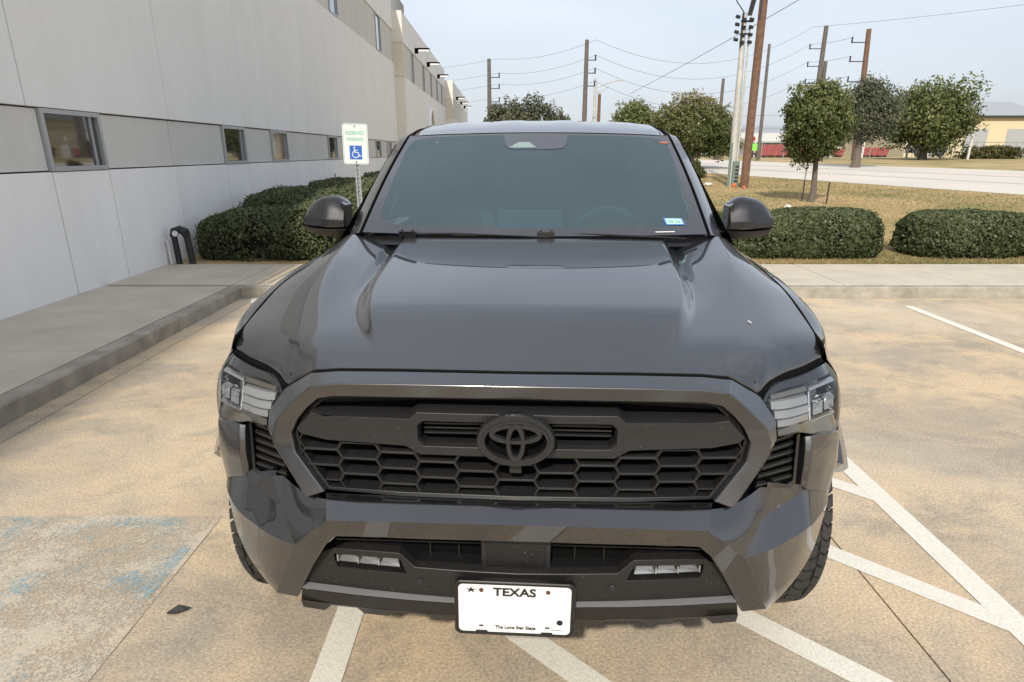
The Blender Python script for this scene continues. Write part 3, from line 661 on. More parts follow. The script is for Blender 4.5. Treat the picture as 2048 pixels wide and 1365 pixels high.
for y in list(np.linspace(2.03, 2.3, 12)) + list(np.linspace(2.34, 3.28, 18)):
    row = []
    for q in np.linspace(-1, 1, 61):
        hw = .630 + .030 * sm(2.03, 2.2, y); a = abs(q); yy = y + .042 * a * a * (1 - sm(2.03, 2.4, y))
        rib = .003 * sm(2.2, 2.5, y) * (sm(.10, .16, a) - sm(.30, .36, a) + sm(.52, .58, a) - sm(.76, .82, a))
        row.append((hw * q, yy, zr(y) - (.014 + .012 * sm(2.0, 2.4, y)) * a ** 2.2 - .030 * sm(.9, 1.0, a) * sm(2.0, 2.2, y) + rib))
    rf.append(row)
ROOF = obj('roof', loft(rf), PAINT, T, angle=60)
obj('roof_header', loft([[ws(u, 1.006, -.006) for u in np.linspace(-1, 1, 21)], [(p[0], p[1] + .012, p[2] + .004) for p in [ws(u, 1.004, -.010) for u in np.linspace(-1, 1, 21)]]]), MATTEB, ROOF)
for s in (1, -1): obj('roof_moulding', tube([(s * (.600 + .02 * k / 10), 2.10 + k * .115, zr(2.10 + k * .115) - .026) for k in range(11)], .004, 6), MATTEB, ROOF)
obj('antenna_fin', loft([[(-.02, 3.02, 1.862), (0, 3.02, 1.866), (.02, 3.02, 1.862)], [(-.022, 3.1, 1.86), (0, 3.08, 1.915), (.022, 3.1, 1.86)], [(-.02, 3.17, 1.858), (0, 3.17, 1.918), (.02, 3.17, 1.858)]]), PAINT, ROOF, angle=60)
# side body
bprof = [(.885, 1.315), (.930, 1.27), (.950, 1.15), (.958, 1.0), (.952, .78), (.925, .56), (.87, .47)]
def side_sheet(y0, y1, n=6, prof=bprof): return loft([rs([(x, y, z) for x, z in prof], 12) for y in np.linspace(y0, y1, n)])
def rail(y):  # roof rail line
    return (.682, y, zr(max(y, 2.2)) - .085)
for s in (1, -1):
    f = (lambda vf: vf) if s > 0 else mirx
    DF = obj('front_door', f(side_sheet(1.56, 2.44)), PAINT, T, bev=.003); DR = obj('rear_door', f(side_sheet(2.452, 3.40)), PAINT, T, bev=.003)
    obj('cowl_side', f(loft([[(.866, 1.39, 1.303), (.79, 1.45, 1.34)], [(.885, 1.56, 1.315), (.80, 1.56, 1.335)]])), PAINT, T)
    obj('door_handle', f(box(.955, .985, 2.24, 2.40, 1.12, 1.15)), PAINT, DF, bev=.008); obj('door_handle', f(box(.955, .985, 3.16, 3.32, 1.12, 1.15)), PAINT, DR, bev=.008)
    wA = [(.862, 1.48, 1.325), (.862, 2.42, 1.325), rail(2.42), (.700, 2.04, 1.735)]
    obj('side_window', f((wA, [(0, 1, 2, 3)])), SIDEG, DF); wB = [(.862, 2.50, 1.325), (.862, 3.34, 1.325), rail(3.22), rail(2.50)]
    obj('side_window', f((wB, [(0, 1, 2, 3)])), SIDEG, DR)
    obj('window_trim', f(merge(loft([[(.885, 1.56, 1.315), (.862, 1.60, 1.33)], [(.885, 3.40, 1.315), (.862, 3.40, 1.33)]]), loft([[(.868, 2.42, 1.33), (.868, 2.50, 1.33)], [(.690, 2.42, 1.745), (.690, 2.50, 1.745)]]))), GLOSSB, DF)
    obj('rear_pillar', f(([(.885, 3.34, 1.32), (.88, 3.50, 1.32), (.66, 3.36, 1.77), (.690, 3.20, 1.75)], [(0, 1, 2, 3)])), PAINT, ROOF)
    obj('rocker_panel', f(box(.80, .90, 1.5, 3.5, .42, .50)), BLACKP, T, bev=.01)
    bedp = [(.880, 1.345), (.935, 1.325), (.952, 1.2), (.960, 1.0), (.955, .80), (.93, .62)]
    BD = obj('bed_side', f(loft([rs([(x, y, z) for x, z in bedp], 12) for y in (3.50, 3.8, 4.9, 5.30)])), PAINT, T, bev=.004)
    fr_a = [rad(a) for a in np.linspace(-4, 184, 30)]
    obj('wheel_flare', f(loft([[(x, yc + 3.35 + r * math.cos(a), zc + r * math.sin(a)) for a in fr_a] for r, x in ((.47, .93), (.468, .992), (.485, 1.004), (.535, 1.0), (.59, .955))])), PAINT, BD, angle=35)
    obj('tail_lamp', f(box(.80, .945, 5.27, 5.325, .98, 1.30)), mat('lamp_red', (.30, .012, .01), rough=.15, coat=1), BD, bev=.01)
    # mirror
    mt = spl([.860, .885, .95, 1.0, 1.035, 1.055, 1.064], [1.488, 1.508, 1.513, 1.499, 1.472, 1.440, 1.412])
    secs = []
    for x in list(np.linspace(.860, 1.02, 14)) + [1.035, 1.046, 1.055, 1.061, 1.064]:
        zt = mt(x); rb = .055 * sm(.93, 1.07, x) + .25 * max(0, x - 1.03); zc_ = min(1.412 + .06 * (x - .86), zt - .004); zb_ = 1.377 + .5 * max(0, x - 1.045)
        secs.append([(x, 1.735, zb_ + .004), (x, 1.66, zb_), (x, 1.606 + rb, zb_ + .003), (x, 1.594 + rb, zb_ + .010), (x, 1.590 + rb, zc_), (x, 1.594 + rb, zc_ + .006), (x, 1.606 + rb, zc_ + (zt - zc_) * .45), (x, 1.628 + rb * .9, zc_ + (zt - zc_) * .82), (x, 1.655 + rb * .7, zt - .003), (x, 1.69, zt), (x, 1.735, zt - .006)])
    V, F = loft(secs); F += [tuple(range(11)), tuple(range(len(V) - 11, len(V)))]; MI = obj('door_mirror', f((V, F)), MIRP, T, angle=38)
    obj('mirror_glass', f(loft([[(sc[0][0], 1.728, sc[0][2] + .008) for sc in secs[1:-2]], [(sc[-1][0], 1.728, sc[-1][2] - .008) for sc in secs[1:-2]]])), CHROME, MI)
    obj('mirror_inner', f(prism([(.852, 1.378), (.852, 1.478), (.872, 1.492), (.874, 1.380)], 1.612, 1.728)), GLOSSB, MI, bev=.004)
    low = [[(x, y_, z) for y_, z in ((1.625, 1.358), (1.612, 1.372), (1.70, 1.378), (1.73, 1.372), (1.70, 1.340), (1.65, 1.336))] for x in (.80, .86, .95)]
    low += [[(x, 1.668 + (y_ - 1.668) * k, 1.360 + (z - 1.360) * k + dz) for y_, z in ((1.625, 1.358), (1.612, 1.372), (1.70, 1.378), (1.73, 1.372), (1.70, 1.340), (1.65, 1.336))] for x, k, dz in ((1.02, .88, .006), (1.052, .6, .014), (1.058, .3, .018))]
    V, F = loft(low, close_u=True); F.append(tuple(range(len(V) - 6, len(V)))); obj('mirror_foot', f((V, F)), BLACKP, MI, bev=.003)
obj('cab_back', loft([[(-.88, 3.48, .6), (.88, 3.48, .6)], [(-.88, 3.48, 1.33), (.88, 3.48, 1.33)]]), PAINT, T)
obj('rear_window', loft([[(-.875, 3.485, 1.325), (.875, 3.485, 1.325)], [(-.672, 3.345, 1.79), (.672, 3.345, 1.79)]]), SIDEG, T)
obj('roof_rear', loft([[(-.66, 3.27, 1.80), (0, 3.27, 1.848), (.66, 3.27, 1.80)], [(-.65, 3.33, 1.775), (0, 3.34, 1.80), (.65, 3.33, 1.775)]]), PAINT, ROOF)
TG = obj('tailgate', box(-.80, .80, 5.26, 5.33, .75, 1.335), PAINT, T, bev=.01)
obj('bed_floor', merge(box(-.90, .90, 3.5, 5.27, .72, .76), box(-.92, .92, 3.50, 3.54, .72, 1.30)), BLACKP, T, smooth=False)
obj('rear_bumper', box(-.90, .90, 5.30, 5.42, .55, .72), BLACKP, T, bev=.015)
obj('chassis', merge(box(-.55, .55, .9, 5.2, .42, .60), box(-.86, .86, 1.5, 3.48, .48, .60), box(-.85, .85, 1.25, 1.35, .6, 1.30)), MATTEB, T, smooth=False)
# cowl and wipers
obj('cowl', loft([[(x, 1.262 + .02 * (x / .5) ** 2, 1.345) for x in np.linspace(-.78, .78, 15)], [(x, 1.345 + .02 * (x / .5) ** 2, 1.372) for x in np.linspace(-.78, .78, 15)]]), BLACKP, T)
for x0, x1 in ((-.52, .06), (.05, .62)):
    WP = obj('wiper', merge(tube([(x0 + .02, 1.325, 1.384), (x0 + .2, 1.322, 1.386), (x1 - .1, 1.300, 1.380), (x1, 1.295, 1.376)], [.006, .005, .004, .003], 6)), BLACKP, T)
    obj('wiper_pivot', merge(box(x0 - .030, x0 + .040, 1.305, 1.340, 1.374, 1.398), box(x0 - .022, x0 - .012, 1.31, 1.33, 1.398, 1.404), box(x0 + .020, x0 + .032, 1.31, 1.33, 1.398, 1.404)), GLOSSB, WP, bev=.006)
    obj('wiper_blade', box(x0 + .1, x1 + .04, 1.308, 1.314, 1.374, 1.381), MATTEB, WP)
# cabin
DB = obj('dashboard', loft([[(-.78, y, z) for y, z in ((1.40, 1.30), (1.60, 1.335), (1.80, 1.345), (1.90, 1.30), (1.95, 1.05))], [(0, y, z) for y, z in ((1.36, 1.30), (1.56, 1.335), (1.80, 1.355), (1.90, 1.31), (1.95, 1.05))], [(.78, y, z) for y, z in ((1.40, 1.30), (1.60, 1.335), (1.80, 1.345), (1.90, 1.30), (1.95, 1.05))]]), TRIM, T)
obj('touch_screen', box(-.18, .13, 1.835, 1.86, 1.325, 1.445), TRIM2, DB, bev=.008)
obj('dash_vent', box(-.26, -.20, 1.84, 1.86, 1.36, 1.43), TRIM2, DB, bev=.005)
obj('instrument_hood', loft([[(.36 + .2 * math.cos(a), 1.72, 1.335 + .07 * math.sin(a)) for a in np.linspace(0, math.pi, 12)], [(.36 + .2 * math.cos(a), 1.88, 1.335 + .085 * math.sin(a)) for a in np.linspace(0, math.pi, 12)]]), TRIM, DB)
SW = obj('steering_wheel', loft([[((.185 + .016 * math.cos(b)) * math.cos(a), .016 * math.sin(b), (.185 + .016 * math.cos(b)) * math.sin(a)) for b in np.linspace(0, 2 * math.pi, 8, endpoint=False)] for a in np.linspace(0, 2 * math.pi, 40, endpoint=False)], close_u=True, close_v=True), TRIM2, T, loc=(.36, 1.99, 1.265), rot=(rad(-24), 0, 0))
obj('wheel_hub', merge(box(-.16, .16, -.01, .02, -.03, .03), disc(0, -.02, 0, .07, .05)), TRIM, SW, bev=.01)
for x in (-.37, .37):
    SE = obj('seat', loft([rs([(x - wd, y, z), (x - wd * .8, y - .05, z), (x, y - .06, z), (x + wd * .8, y - .05, z), (x + wd, y, z), (x + wd, y + .10, z), (x - wd, y + .10, z), (x - wd, y, z)], 20) for wd, y, z in ((.26, 2.42, .90), (.27, 2.44, 1.1), (.25, 2.50, 1.35), (.18, 2.56, 1.50))]), TRIM, T)
    obj('headrest', box(x - .12, x + .12, 2.52, 2.62, 1.52, 1.70), TRIM, SE, bev=.03, seg=3)
obj('rear_bench', box(-.7, .7, 3.05, 3.25, .8, 1.42), TRIM, T, bev=.04)
for x in (-.45, .45): obj('rear_headrest', box(x - .12, x + .12, 3.12, 3.22, 1.45, 1.60), TRIM, T, bev=.03)
obj('cabin_floor', merge(box(-.86, .86, 1.4, 3.46, .60, .66), box(-.64, .64, 2.2, 3.2, 1.765, 1.775)), TRIM, T, smooth=False)
# ================================================================== THE PLACE
def lot_material():
    m = bpy.data.materials.new('stained_concrete'); m.use_nodes = True; t = m.node_tree; p = t.nodes['Principled BSDF']; N = t.nodes.new; L = t.links.new
    tc = N('ShaderNodeTexCoord')
    def noise(s, d=4, r=.6, dist=0):
        n = N('ShaderNodeTexNoise'); n.inputs['Scale'].default_value = s; n.inputs['Detail'].default_value = d; n.inputs['Roughness'].default_value = r; n.inputs['Distortion'].default_value = dist; L(tc.outputs['Object'], n.inputs['Vector']); return n.outputs['Fac']
    def ramp(f, a, b, ca, cb):
        r = N('ShaderNodeValToRGB'); e = r.color_ramp.elements; e[0].position = a; e[1].position = b; e[0].color = (*ca, 1); e[1].color = (*cb, 1); L(f, r.inputs['Fac']); return r.outputs['Color']
    def mixc(f, a, b, mode='MIX', fac=None):
        x = N('ShaderNodeMix'); x.data_type = 'RGBA'; x.blend_type = mode
        if fac is not None: x.inputs[0].default_value = fac
        else: L(f, x.inputs[0])
        L(a, x.inputs[6]); L(b, x.inputs[7]); return x.outputs[2]
    base = ramp(noise(.9, 6, .66, .6), .40, .60, (.40, .345, .275), (.62, .485, .325))
    base = mixc(ramp(noise(1.5, 7, .72, .4), .50, .62, (0, 0, 0), (.85, .85, .85)), base, ramp(noise(40, 4), .3, .7, (.29, .255, .205), (.40, .35, .28)))
    pale = ramp(noise(.30, 6, .65), .46, .64, (0, 0, 0), (.75, .75, .75))
    wht = ramp(noise(3, 3), .3, .7, (.61, .525, .395), (.67, .58, .44))
    c = mixc(pale, base, wht)
    grain = ramp(noise(88, 4, .80), .36, .65, (.56, .55, .54), (1.36, 1.36, 1.35))
    c = mixc(None, c, grain, 'MULTIPLY', .70)
    sp = ramp(noise(70, 4, .7), .34, .66, (.84, .83, .82), (1.12, 1.12, 1.12)); c = mixc(None, c, sp, 'MULTIPLY', .8)
    st = ramp(noise(1.7, 5, .7, 1.2), .62, .80, (1, 1, 1), (.70, .68, .66)); c = mixc(None, c, st, 'MULTIPLY', .9)
    L(c, p.inputs['Base Color']); p.inputs['Roughness'].default_value = .88; p.inputs['Specular IOR Level'].default_value = .25
    b = N('ShaderNodeBump'); b.inputs['Strength'].default_value = .15; b.inputs['Distance'].default_value = .003; L(noise(260, 2, .7), b.inputs['Height']); L(b.outputs['Normal'], p.inputs['Normal'])
    return m
LOT = lot_material()
def paint_mat(name, col, wear, lo=5, hi=None, mixf=.5):
    """road paint, worn through in patches"""
    m = bpy.data.materials.new(name); m.use_nodes = True; t = m.node_tree; p = t.nodes['Principled BSDF']; N = t.nodes.new; L = t.links.new
    tc = N('ShaderNodeTexCoord'); out = t.nodes['Material Output']
    n = N('ShaderNodeTexNoise'); n.inputs['Scale'].default_value = 5; n.inputs['Detail'].default_value = 8; n.inputs['Roughness'].default_value = .72; L(tc.outputs['Object'], n.inputs['Vector'])
    r = N('ShaderNodeValToRGB'); e = r.color_ramp.elements; e[0].position = wear - .03; e[1].position = wear + .05; e[0].color = (0, 0, 0, 1); e[1].color = (1, 1, 1, 1)
    n.inputs['Scale'].default_value = lo; fac = n.outputs['Fac']
    if hi:
        h = N('ShaderNodeTexNoise'); h.inputs['Scale'].default_value = hi; h.inputs['Detail'].default_value = 4; h.inputs['Roughness'].default_value = .75; L(tc.outputs['Object'], h.inputs['Vector'])
        mm = N('ShaderNodeMix'); mm.inputs[0].default_value = mixf; L(n.outputs['Fac'], mm.inputs[2]); L(h.outputs['Fac'], mm.inputs[3]); fac = mm.outputs[0]; n.inputs['Detail'].default_value = 3
        e[1].position = wear + .12
    L(fac, r.inputs['Fac'])
    g = N('ShaderNodeTexNoise'); g.inputs['Scale'].default_value = 140; g.inputs['Detail'].default_value = 3; L(tc.outputs['Object'], g.inputs['Vector'])
    gr = N('ShaderNodeValToRGB'); ge = gr.color_ramp.elements; ge[0].position = .3; ge[1].position = .7; ge[0].color = (*[x * .80 for x in col], 1); ge[1].color = (*[min(1, x * 1.08) for x in col], 1); L(g.outputs['Fac'], gr.inputs['Fac']); L(gr.outputs['Color'], p.inputs['Base Color'])
    p.inputs['Roughness'].default_value = .75
    tr = N('ShaderNodeBsdfTransparent'); mxs = N('ShaderNodeMixShader'); L(r.outputs['Color'], mxs.inputs[0]); L(tr.outputs[0], mxs.inputs[1]); L(p.outputs[0], mxs.inputs[2]); L(mxs.outputs[0], out.inputs['Surface'])
    return m
STRIPE = paint_mat('worn_white_paint', (.76, .73, .64), .30)
BLUE = paint_mat('worn_blue_paint', (.26, .50, .62), .537, 1.3, 60, .40)
PALE = paint_mat('worn_pale_paint', (.575, .50, .395), .42, 3, 90, .55)
def quad(p, z): return [(x, y, z) for x, y in p], [tuple(range(len(p)))]
G = tag(obj('ground', quad([(-900, -300), (900, -300), (900, 2200), (-900, 2200)], -.10), mat('far_ground', (.26, .22, .15), rough=.95, col2=(.20, .19, .12), vs=.02)), kind='structure')
LOTO = tag(obj('parking_lot', quad([(-40, -30), (40, -30), (40, 8.75), (-40, 8.75)], -.03), mat('joint_filler', (.02, .018, .016), rough=.9)), kind='structure')
JX = [-40, -3.2, 1.508, 6.3, 11.1, 40]; JY = [-30, -2.1, 8.70]
for i in range(len(JX) - 1):
    for j in range(2):
        obj('concrete_slab', box(JX[i] + .004, JX[i + 1] - .004, JY[j] + .004, JY[j + 1] - .004, -.025, 0), LOT, LOTO, smooth=False, bev=0)
# painted markings
LM = []
def stripe(p, z=.004, name='painted_line', m=STRIPE): o = obj(name, quad(p, z), m, LOTO, smooth=False); return o
stripe([(-.695, -3), (-.585, -3), (-.585, 8.2), (-.695, 8.2)])
stripe([(1.885, -3), (2.0, -3), (2.0, 8.2), (1.885, 8.2)])
stripe([(4.62, -3), (4.73, -3), (4.73, 8.2), (4.62, 8.2)])
d_ = np.array((.672, -.741)); n_ = np.array((.741, .672))
for k in range(-5, 9):
    c = 1.49 + .718 * k; h = .056
    def atx(x, off): return (x, (c + off - n_[0] * x) / n_[1])
    q = [atx(-.585, -h), atx(1.885, -h), atx(1.885, h), atx(-.585, h)]
    if min(p[1] for p in q) > 8.2 or max(p[1] for p in q) < -2: continue
    q = [(x, min(y, 8.2)) for x, y in q]
    if len(set(q)) == 4: stripe(q, .0035)
pz = [(-2.85, 1.85), (-1.455, 1.85), (-1.445, 3.10), (-2.85, 3.10)]
stripe(pz, .004, 'painted_square', PALE); stripe([(-2.82, 1.88), (-1.48, 1.88), (-1.47, 3.07), (-2.82, 3.07)], .008, 'painted_square', BLUE)

# kerbs, sidewalk
KERB = mat('kerb_concrete', (.42, .385, .32), rough=.9, col2=(.24, .22, .18), vs=5, detail=8, bump=.3, bs=60)
WALKM = mat('sidewalk_concrete', (.58, .52, .42), rough=.9, col2=(.47, .42, .34), vs=2.2, detail=9, bump=.25, bs=90)
SW_ = tag(obj('sidewalk', merge(box(-5.6, -3.43, -30, 10.6, -.02, .10), box(-3.43, 40, 8.86, 10.6, -.02, .10)), mat('walk_joint', (.10, .09, .07), rough=.95), smooth=False), kind='structure')
for k in range(-18, 7):
    y0_ = 8.75 - 1.52 * (k + 1) - 0; y1_ = 8.75 - 1.52 * k
    if y0_ < -12 or y1_ > 8.76: continue
    obj('sidewalk_slab', box(-5.58, -3.535, y0_ + .006, y1_ - .006, .08, .140), WALKM, SW_, bev=.006)
xk = [-5.58, -3.53, -2.0, -.45, 1.1, 2.65, 4.2, 5.75, 7.3, 8.85, 10.4, 12, 13.6, 15.2]
for a, b in zip(xk[:-1], xk[1:]): obj('sidewalk_slab', box(a + .006, b - .006, 8.87, 10.60, .08, .140), WALKM, SW_, bev=.006)
obj('kerb', merge(box(-3.53, -3.375, -12, 8.70, -.02, .138)), KERB, SW_, bev=.02, seg=3)
for a, b in ((-3.53, -.2), (-.19, 3.1), (3.11, 6.4), (6.41, 16)): obj('kerb', box(a, b, 8.705, 8.862, -.02, .1385), KERB, SW_, bev=.02, seg=3)
for i in range(11): obj('ramp_ridge', box(-3.28 + i * .125, -3.215 + i * .125, 8.90, 10.50, .1405, .152), mat('ramp_concrete', (.56, .46, .31), rough=.9, var=.15, vs=10) if i == 0 else bpy.data.materials['ramp_concrete'], SW_, bev=.004, seg=1)
tag(obj('wheel_stop', prism([(8.02, 0), (8.02, .085), (8.06, .115), (8.14, .115), (8.18, .085), (8.18, 0)], -3.02, -1.2, 'x'), mat('stop_concrete', (.40, .38, .34), rough=.9, var=.2, vs=12), bev=.008), 'low concrete wheel stop on the parking lot behind the truck', 'wheel stop')

# terrain beyond the sidewalk: a gentle rise up to the road
def tz(y): return min(.0195 * y - .069, .0195 * 66 - .069) if y > 10.6 else .14
ys = [10.60, 14, 20, 28, 36, 45, 55, 66, 90, 400, 2200]
xsT = [-900, -60, -20, -5, 0, 5, 10, 15, 20, 30, 60, 900]
def lawn_material():
    m = bpy.data.materials.new('dry_lawn'); m.use_nodes = True; t = m.node_tree; p = t.nodes['Principled BSDF']; N = t.nodes.new; L = t.links.new; tc = N('ShaderNodeTexCoord')
    def noise(s, d=5, r=.65):
        n = N('ShaderNodeTexNoise'); n.inputs['Scale'].default_value = s; n.inputs['Detail'].default_value = d; n.inputs['Roughness'].default_value = r; L(tc.outputs['Object'], n.inputs['Vector']); return n.outputs['Fac']
    r = N('ShaderNodeValToRGB'); e = r.color_ramp.elements; e[0].position = .36; e[1].position = .60; e[0].color = (.24, .22, .085, 1); e[1].color = (.50, .36, .19, 1); L(noise(.35), r.inputs['Fac'])
    g = N('ShaderNodeValToRGB'); ge = g.color_ramp.elements; ge[0].position = .3; ge[1].position = .7; ge[0].color = (.62, .62, .62, 1); ge[1].color = (1.25, 1.25, 1.2, 1); L(noise(14, 6, .75), g.inputs['Fac'])
    x = N('ShaderNodeMix'); x.data_type = 'RGBA'; x.blend_type = 'MULTIPLY'; x.inputs[0].default_value = .9; L(r.outputs['Color'], x.inputs[6]); L(g.outputs['Color'], x.inputs[7]); L(x.outputs[2], p.inputs['Base Color']); p.inputs['Roughness'].default_value = 1
    b = N('ShaderNodeBump'); b.inputs['Strength'].default_value = .6; b.inputs['Distance'].default_value = .03; L(noise(30), b.inputs['Height']); L(b.outputs['Normal'], p.inputs['Normal']); return m
LAWN = tag(obj('lawn', loft([[(x, y, tz(y + .001) - .02) for x in xsT] for y in ys]), lawn_material()), kind='structure')
ROADM = mat('pale_road', (.64, .59, .52), rough=.9, col2=(.55, .51, .45), vs=.25, detail=8, bump=.1, bs=20)
e0 = np.array((10.03, 39.61)); e1 = np.array((14.37, 29.81)); f0 = np.array((15.76, 62.6)); f1 = np.array((23.6, 49.4))
def ext(a, b, t): return a + (b - a) * t
near = [ext(e0, e1, t) for t in (-12, -6, -3, -1.5, 0, 1, 2.2)]; far = [ext(f0, f1, t) for t in (-12, -6, -3, -1.5, 0, 1, 2.2)]
rows_ = [[(p[0], p[1], tz(p[1]) - .012) for p in [n * (1 - k) + f * k for n, f in zip(near, far)]] for k in np.linspace(0, 1, 12)]
ROAD = tag(obj('road', loft(rows_), ROADM), kind='structure')
for k, wd in ((.33, .10), (.62, .10)):
    ln = [[(p[0], p[1], tz(p[1]) - .006) for p in [n * (1 - k - s * wd / 22) + f * (k + s * wd / 22) for n, f in zip(near, far)]] for s in (-1, 1)]
    obj('lane_line', loft(ln), mat('road_line', (.36, .34, .30), rough=.9) if k < .5 else bpy.data.materials['road_line'], ROAD)
# ---- building (local y runs along the wall, x = 0 is the wall face)
BLD = empty('warehouse_building', (-5.02, 0, 0), rad(.613))
tag(BLD, 'long pale grey concrete warehouse with small strip windows along the left', 'building')
def wallmat(name, col, col2):
    m = mat(name, col, rough=.85, col2=col2, vs=.9, detail=9, bump=.12, bs=40); t = m.node_tree; p = t.nodes['Principled BSDF']; src = p.inputs['Base Color'].links[0].from_socket
    tcn = t.nodes.new('ShaderNodeTexCoord'); mpn = t.nodes.new('ShaderNodeMapping'); mpn.inputs['Scale'].default_value = (1.6, 1.7, .16); nn = t.nodes.new('ShaderNodeTexNoise'); nn.inputs['Scale'].default_value = 1; nn.inputs['Detail'].default_value = 7; nn.inputs['Roughness'].default_value = .7
    r = t.nodes.new('ShaderNodeValToRGB'); e = r.color_ramp.elements; e[0].position = .30; e[1].position = .62; e[0].color = (.80, .79, .77, 1); e[1].color = (1, 1, 1, 1)
    x = t.nodes.new('ShaderNodeMix'); x.data_type = 'RGBA'; x.blend_type = 'MULTIPLY'; x.inputs[0].default_value = .30
    t.links.new(tcn.outputs['Object'], mpn.inputs['Vector']); t.links.new(mpn.outputs['Vector'], nn.inputs['Vector']); t.links.new(nn.outputs['Fac'], r.inputs['Fac']); t.links.new(src, x.inputs[6]); t.links.new(r.outputs['Color'], x.inputs[7]); t.links.new(x.outputs[2], p.inputs['Base Color']); return m
WM = wallmat('tilt_wall_grey', (.84, .83, .81), (.88, .87, .85)); WB = wallmat('tilt_wall_band', (.62, .605, .57), (.67, .655, .62)); WP2 = wallmat('tilt_wall_white', (.87, .86, .84), (.91, .90, .885))
FRM = mat('alu_frame', (.42, .43, .44), rough=.4, metal=.3); PANE = mat('dark_window_pane', (.015, .018, .02), rough=.03, coat=1)
DK = mat('wall_joint', (.13, .125, .12), rough=.95)
obj('wall_core', merge(box(-14, -.12, -16, 35.6, 0, 8.55), box(-14, .33, 35.9, 59.9, 0, 7.55), box(-14, .93, 60.1, 84, 0, 6.85)), DK, BLD, smooth=False)
bays = [-20.8 + 8.05 * k for k in range(8)][0:]
bays = [11.4 + 8.05 * k for k in range(-4, 4)]
g_ = .008
def panel(name, x0, x1, y0, y1, z0, z1, m): return obj(name, box(x0, x1, y0 + g_, y1 - g_, z0 + g_, z1 - g_), m, BLD, smooth=False, bev=.006, seg=1)
def window(y0, y1, z0, z1, x):
    W = obj('window', merge(box(x - .06, x + .008, y0, y0 + .06, z0, z1), box(x - .06, x + .008, y1 - .06, y1, z0, z1), box(x - .06, x + .010, y0 + .06, y1 - .06, z0, z0 + .05), box(x - .06, x + .010, y0 + .06, y1 - .06, z1 - .05, z1)), FRM, BLD, smooth=False)
    obj('pane', box(x - .05, x - .035, y0 + .05, y1 - .05, z0 + .04, z1 - .04), PANE, W, smooth=False)
    obj('mullion', box(x - .034, x - .012, y0 + (y1 - y0) * .82, y0 + (y1 - y0) * .82 + .03, z0 + .05, z1 - .05), FRM, W, smooth=False)
for y in bays:
    e = min(y + 8.05, 35.7); cuts = [y, y + 3.35, y + 4.70, e]
    for a, b in zip(cuts[:-1], cuts[1:]): panel('wall_panel', -.12, 0, a, b, 2.15, 5.50, WM)
    lc = [y, y + 2.1, y + 3.25, y + 4.9, y + 6.1, e]
    for i, (a, b) in enumerate(zip(lc[:-1], lc[1:])):
        panel('wall_panel', -.12, 0, a, b, -.05, 1.50, WP2)
        if i in (1, 3): window(a, b, 1.50, 2.15, .0)
        else: panel('band_panel', -.12, -.03, a, b, 1.50, 2.15, WB)
    uc = [y, y + 3.7, y + 4.8, e]
    for i, (a, b) in enumerate(zip(uc[:-1], uc[1:])):
        panel('wall_panel', -.12, 0, a, b, 6.84, 8.60, WM)
        if i == 1: window(a, b, 5.50, 6.84, .0)
        else: panel('band_panel', -.12, -.03, a, b, 5.50, 6.84, WB)
CREAM = wallmat('end_wall_cream', (.74, .70, .62), (.78, .74, .66)); CREAM2 = wallmat('end_band_cream', (.68, .62, .50), (.72, .66, .54))
def wing(x, y0, y1, H, zb0, zb1, cuts):
    for z0_, z1_, m_ in ((-.05, zb0, CREAM), (zb0, zb1, CREAM2), (zb1, H, CREAM)): obj('end_panel', box(-6, x + .002, y0, y0 + .12, z0_ + .006, z1_ - .006), m_, BLD, smooth=False)
    ed = [y0 + .12] + cuts + [y1]
    for a, b in zip(ed[:-1], ed[1:]):
        panel('wall_panel', x - .12, x, a, b, -.05, zb0, WM); panel('wall_panel', x - .12, x, a, b, zb1, H, WM)
        if b - a < 1.3: window(a, b, zb0, zb1, x)
        else: panel('band_panel', x - .12, x - .03, a, b, zb0, zb1, WB)
wing(.45, 35.7, 60.0, 7.62, 4.95, 6.35, [38.8, 39.7, 44, 44.9, 48.5, 49.3, 52.5, 53.4, 56.5, 57.3])
wing(1.05, 60.0, 84, 6.9, 4.2, 5.6, [66, 72, 78])
LAMPM = mat('wall_lamp_lens', (.8, .8, .76), rough=.3, emit=((1, .97, .85), .6))
for x, y, z in ((.45, 40.5, 6.6), (.45, 46.5, 6.6), (.45, 53.5, 6.6), (1.05, 64, 5.9), (1.05, 70, 5.9), (1.05, 76, 5.9)):
    WLP = obj('wall_lamp', merge(box(x, x + .16, y - .12, y + .12, z - .14, z + .10), box(x + .12, x + .75, y - .17, y + .17, z + .02, z + .10)), MATTEB, BLD, bev=.01)
    obj('lamp_lens', box(x + .2, x + .72, y - .14, y + .14, z - .02, z + .018), LAMPM, WLP, smooth=False)
obj('arched_window', prism([(48 + 1.5 * math.cos(a), 2.2 + 1.9 * math.sin(a)) for a in np.linspace(0, math.pi, 14)] + [(46.5, 0), (49.5, 0)], .445, .462, 'x'), GLOSSB, BLD)
obj('arch_trim', tube([(.47, 48 + 1.62 * math.cos(a), 2.2 + 2.0 * math.sin(a)) for a in np.linspace(0, math.pi, 16)], .10, 6), WP2, BLD)

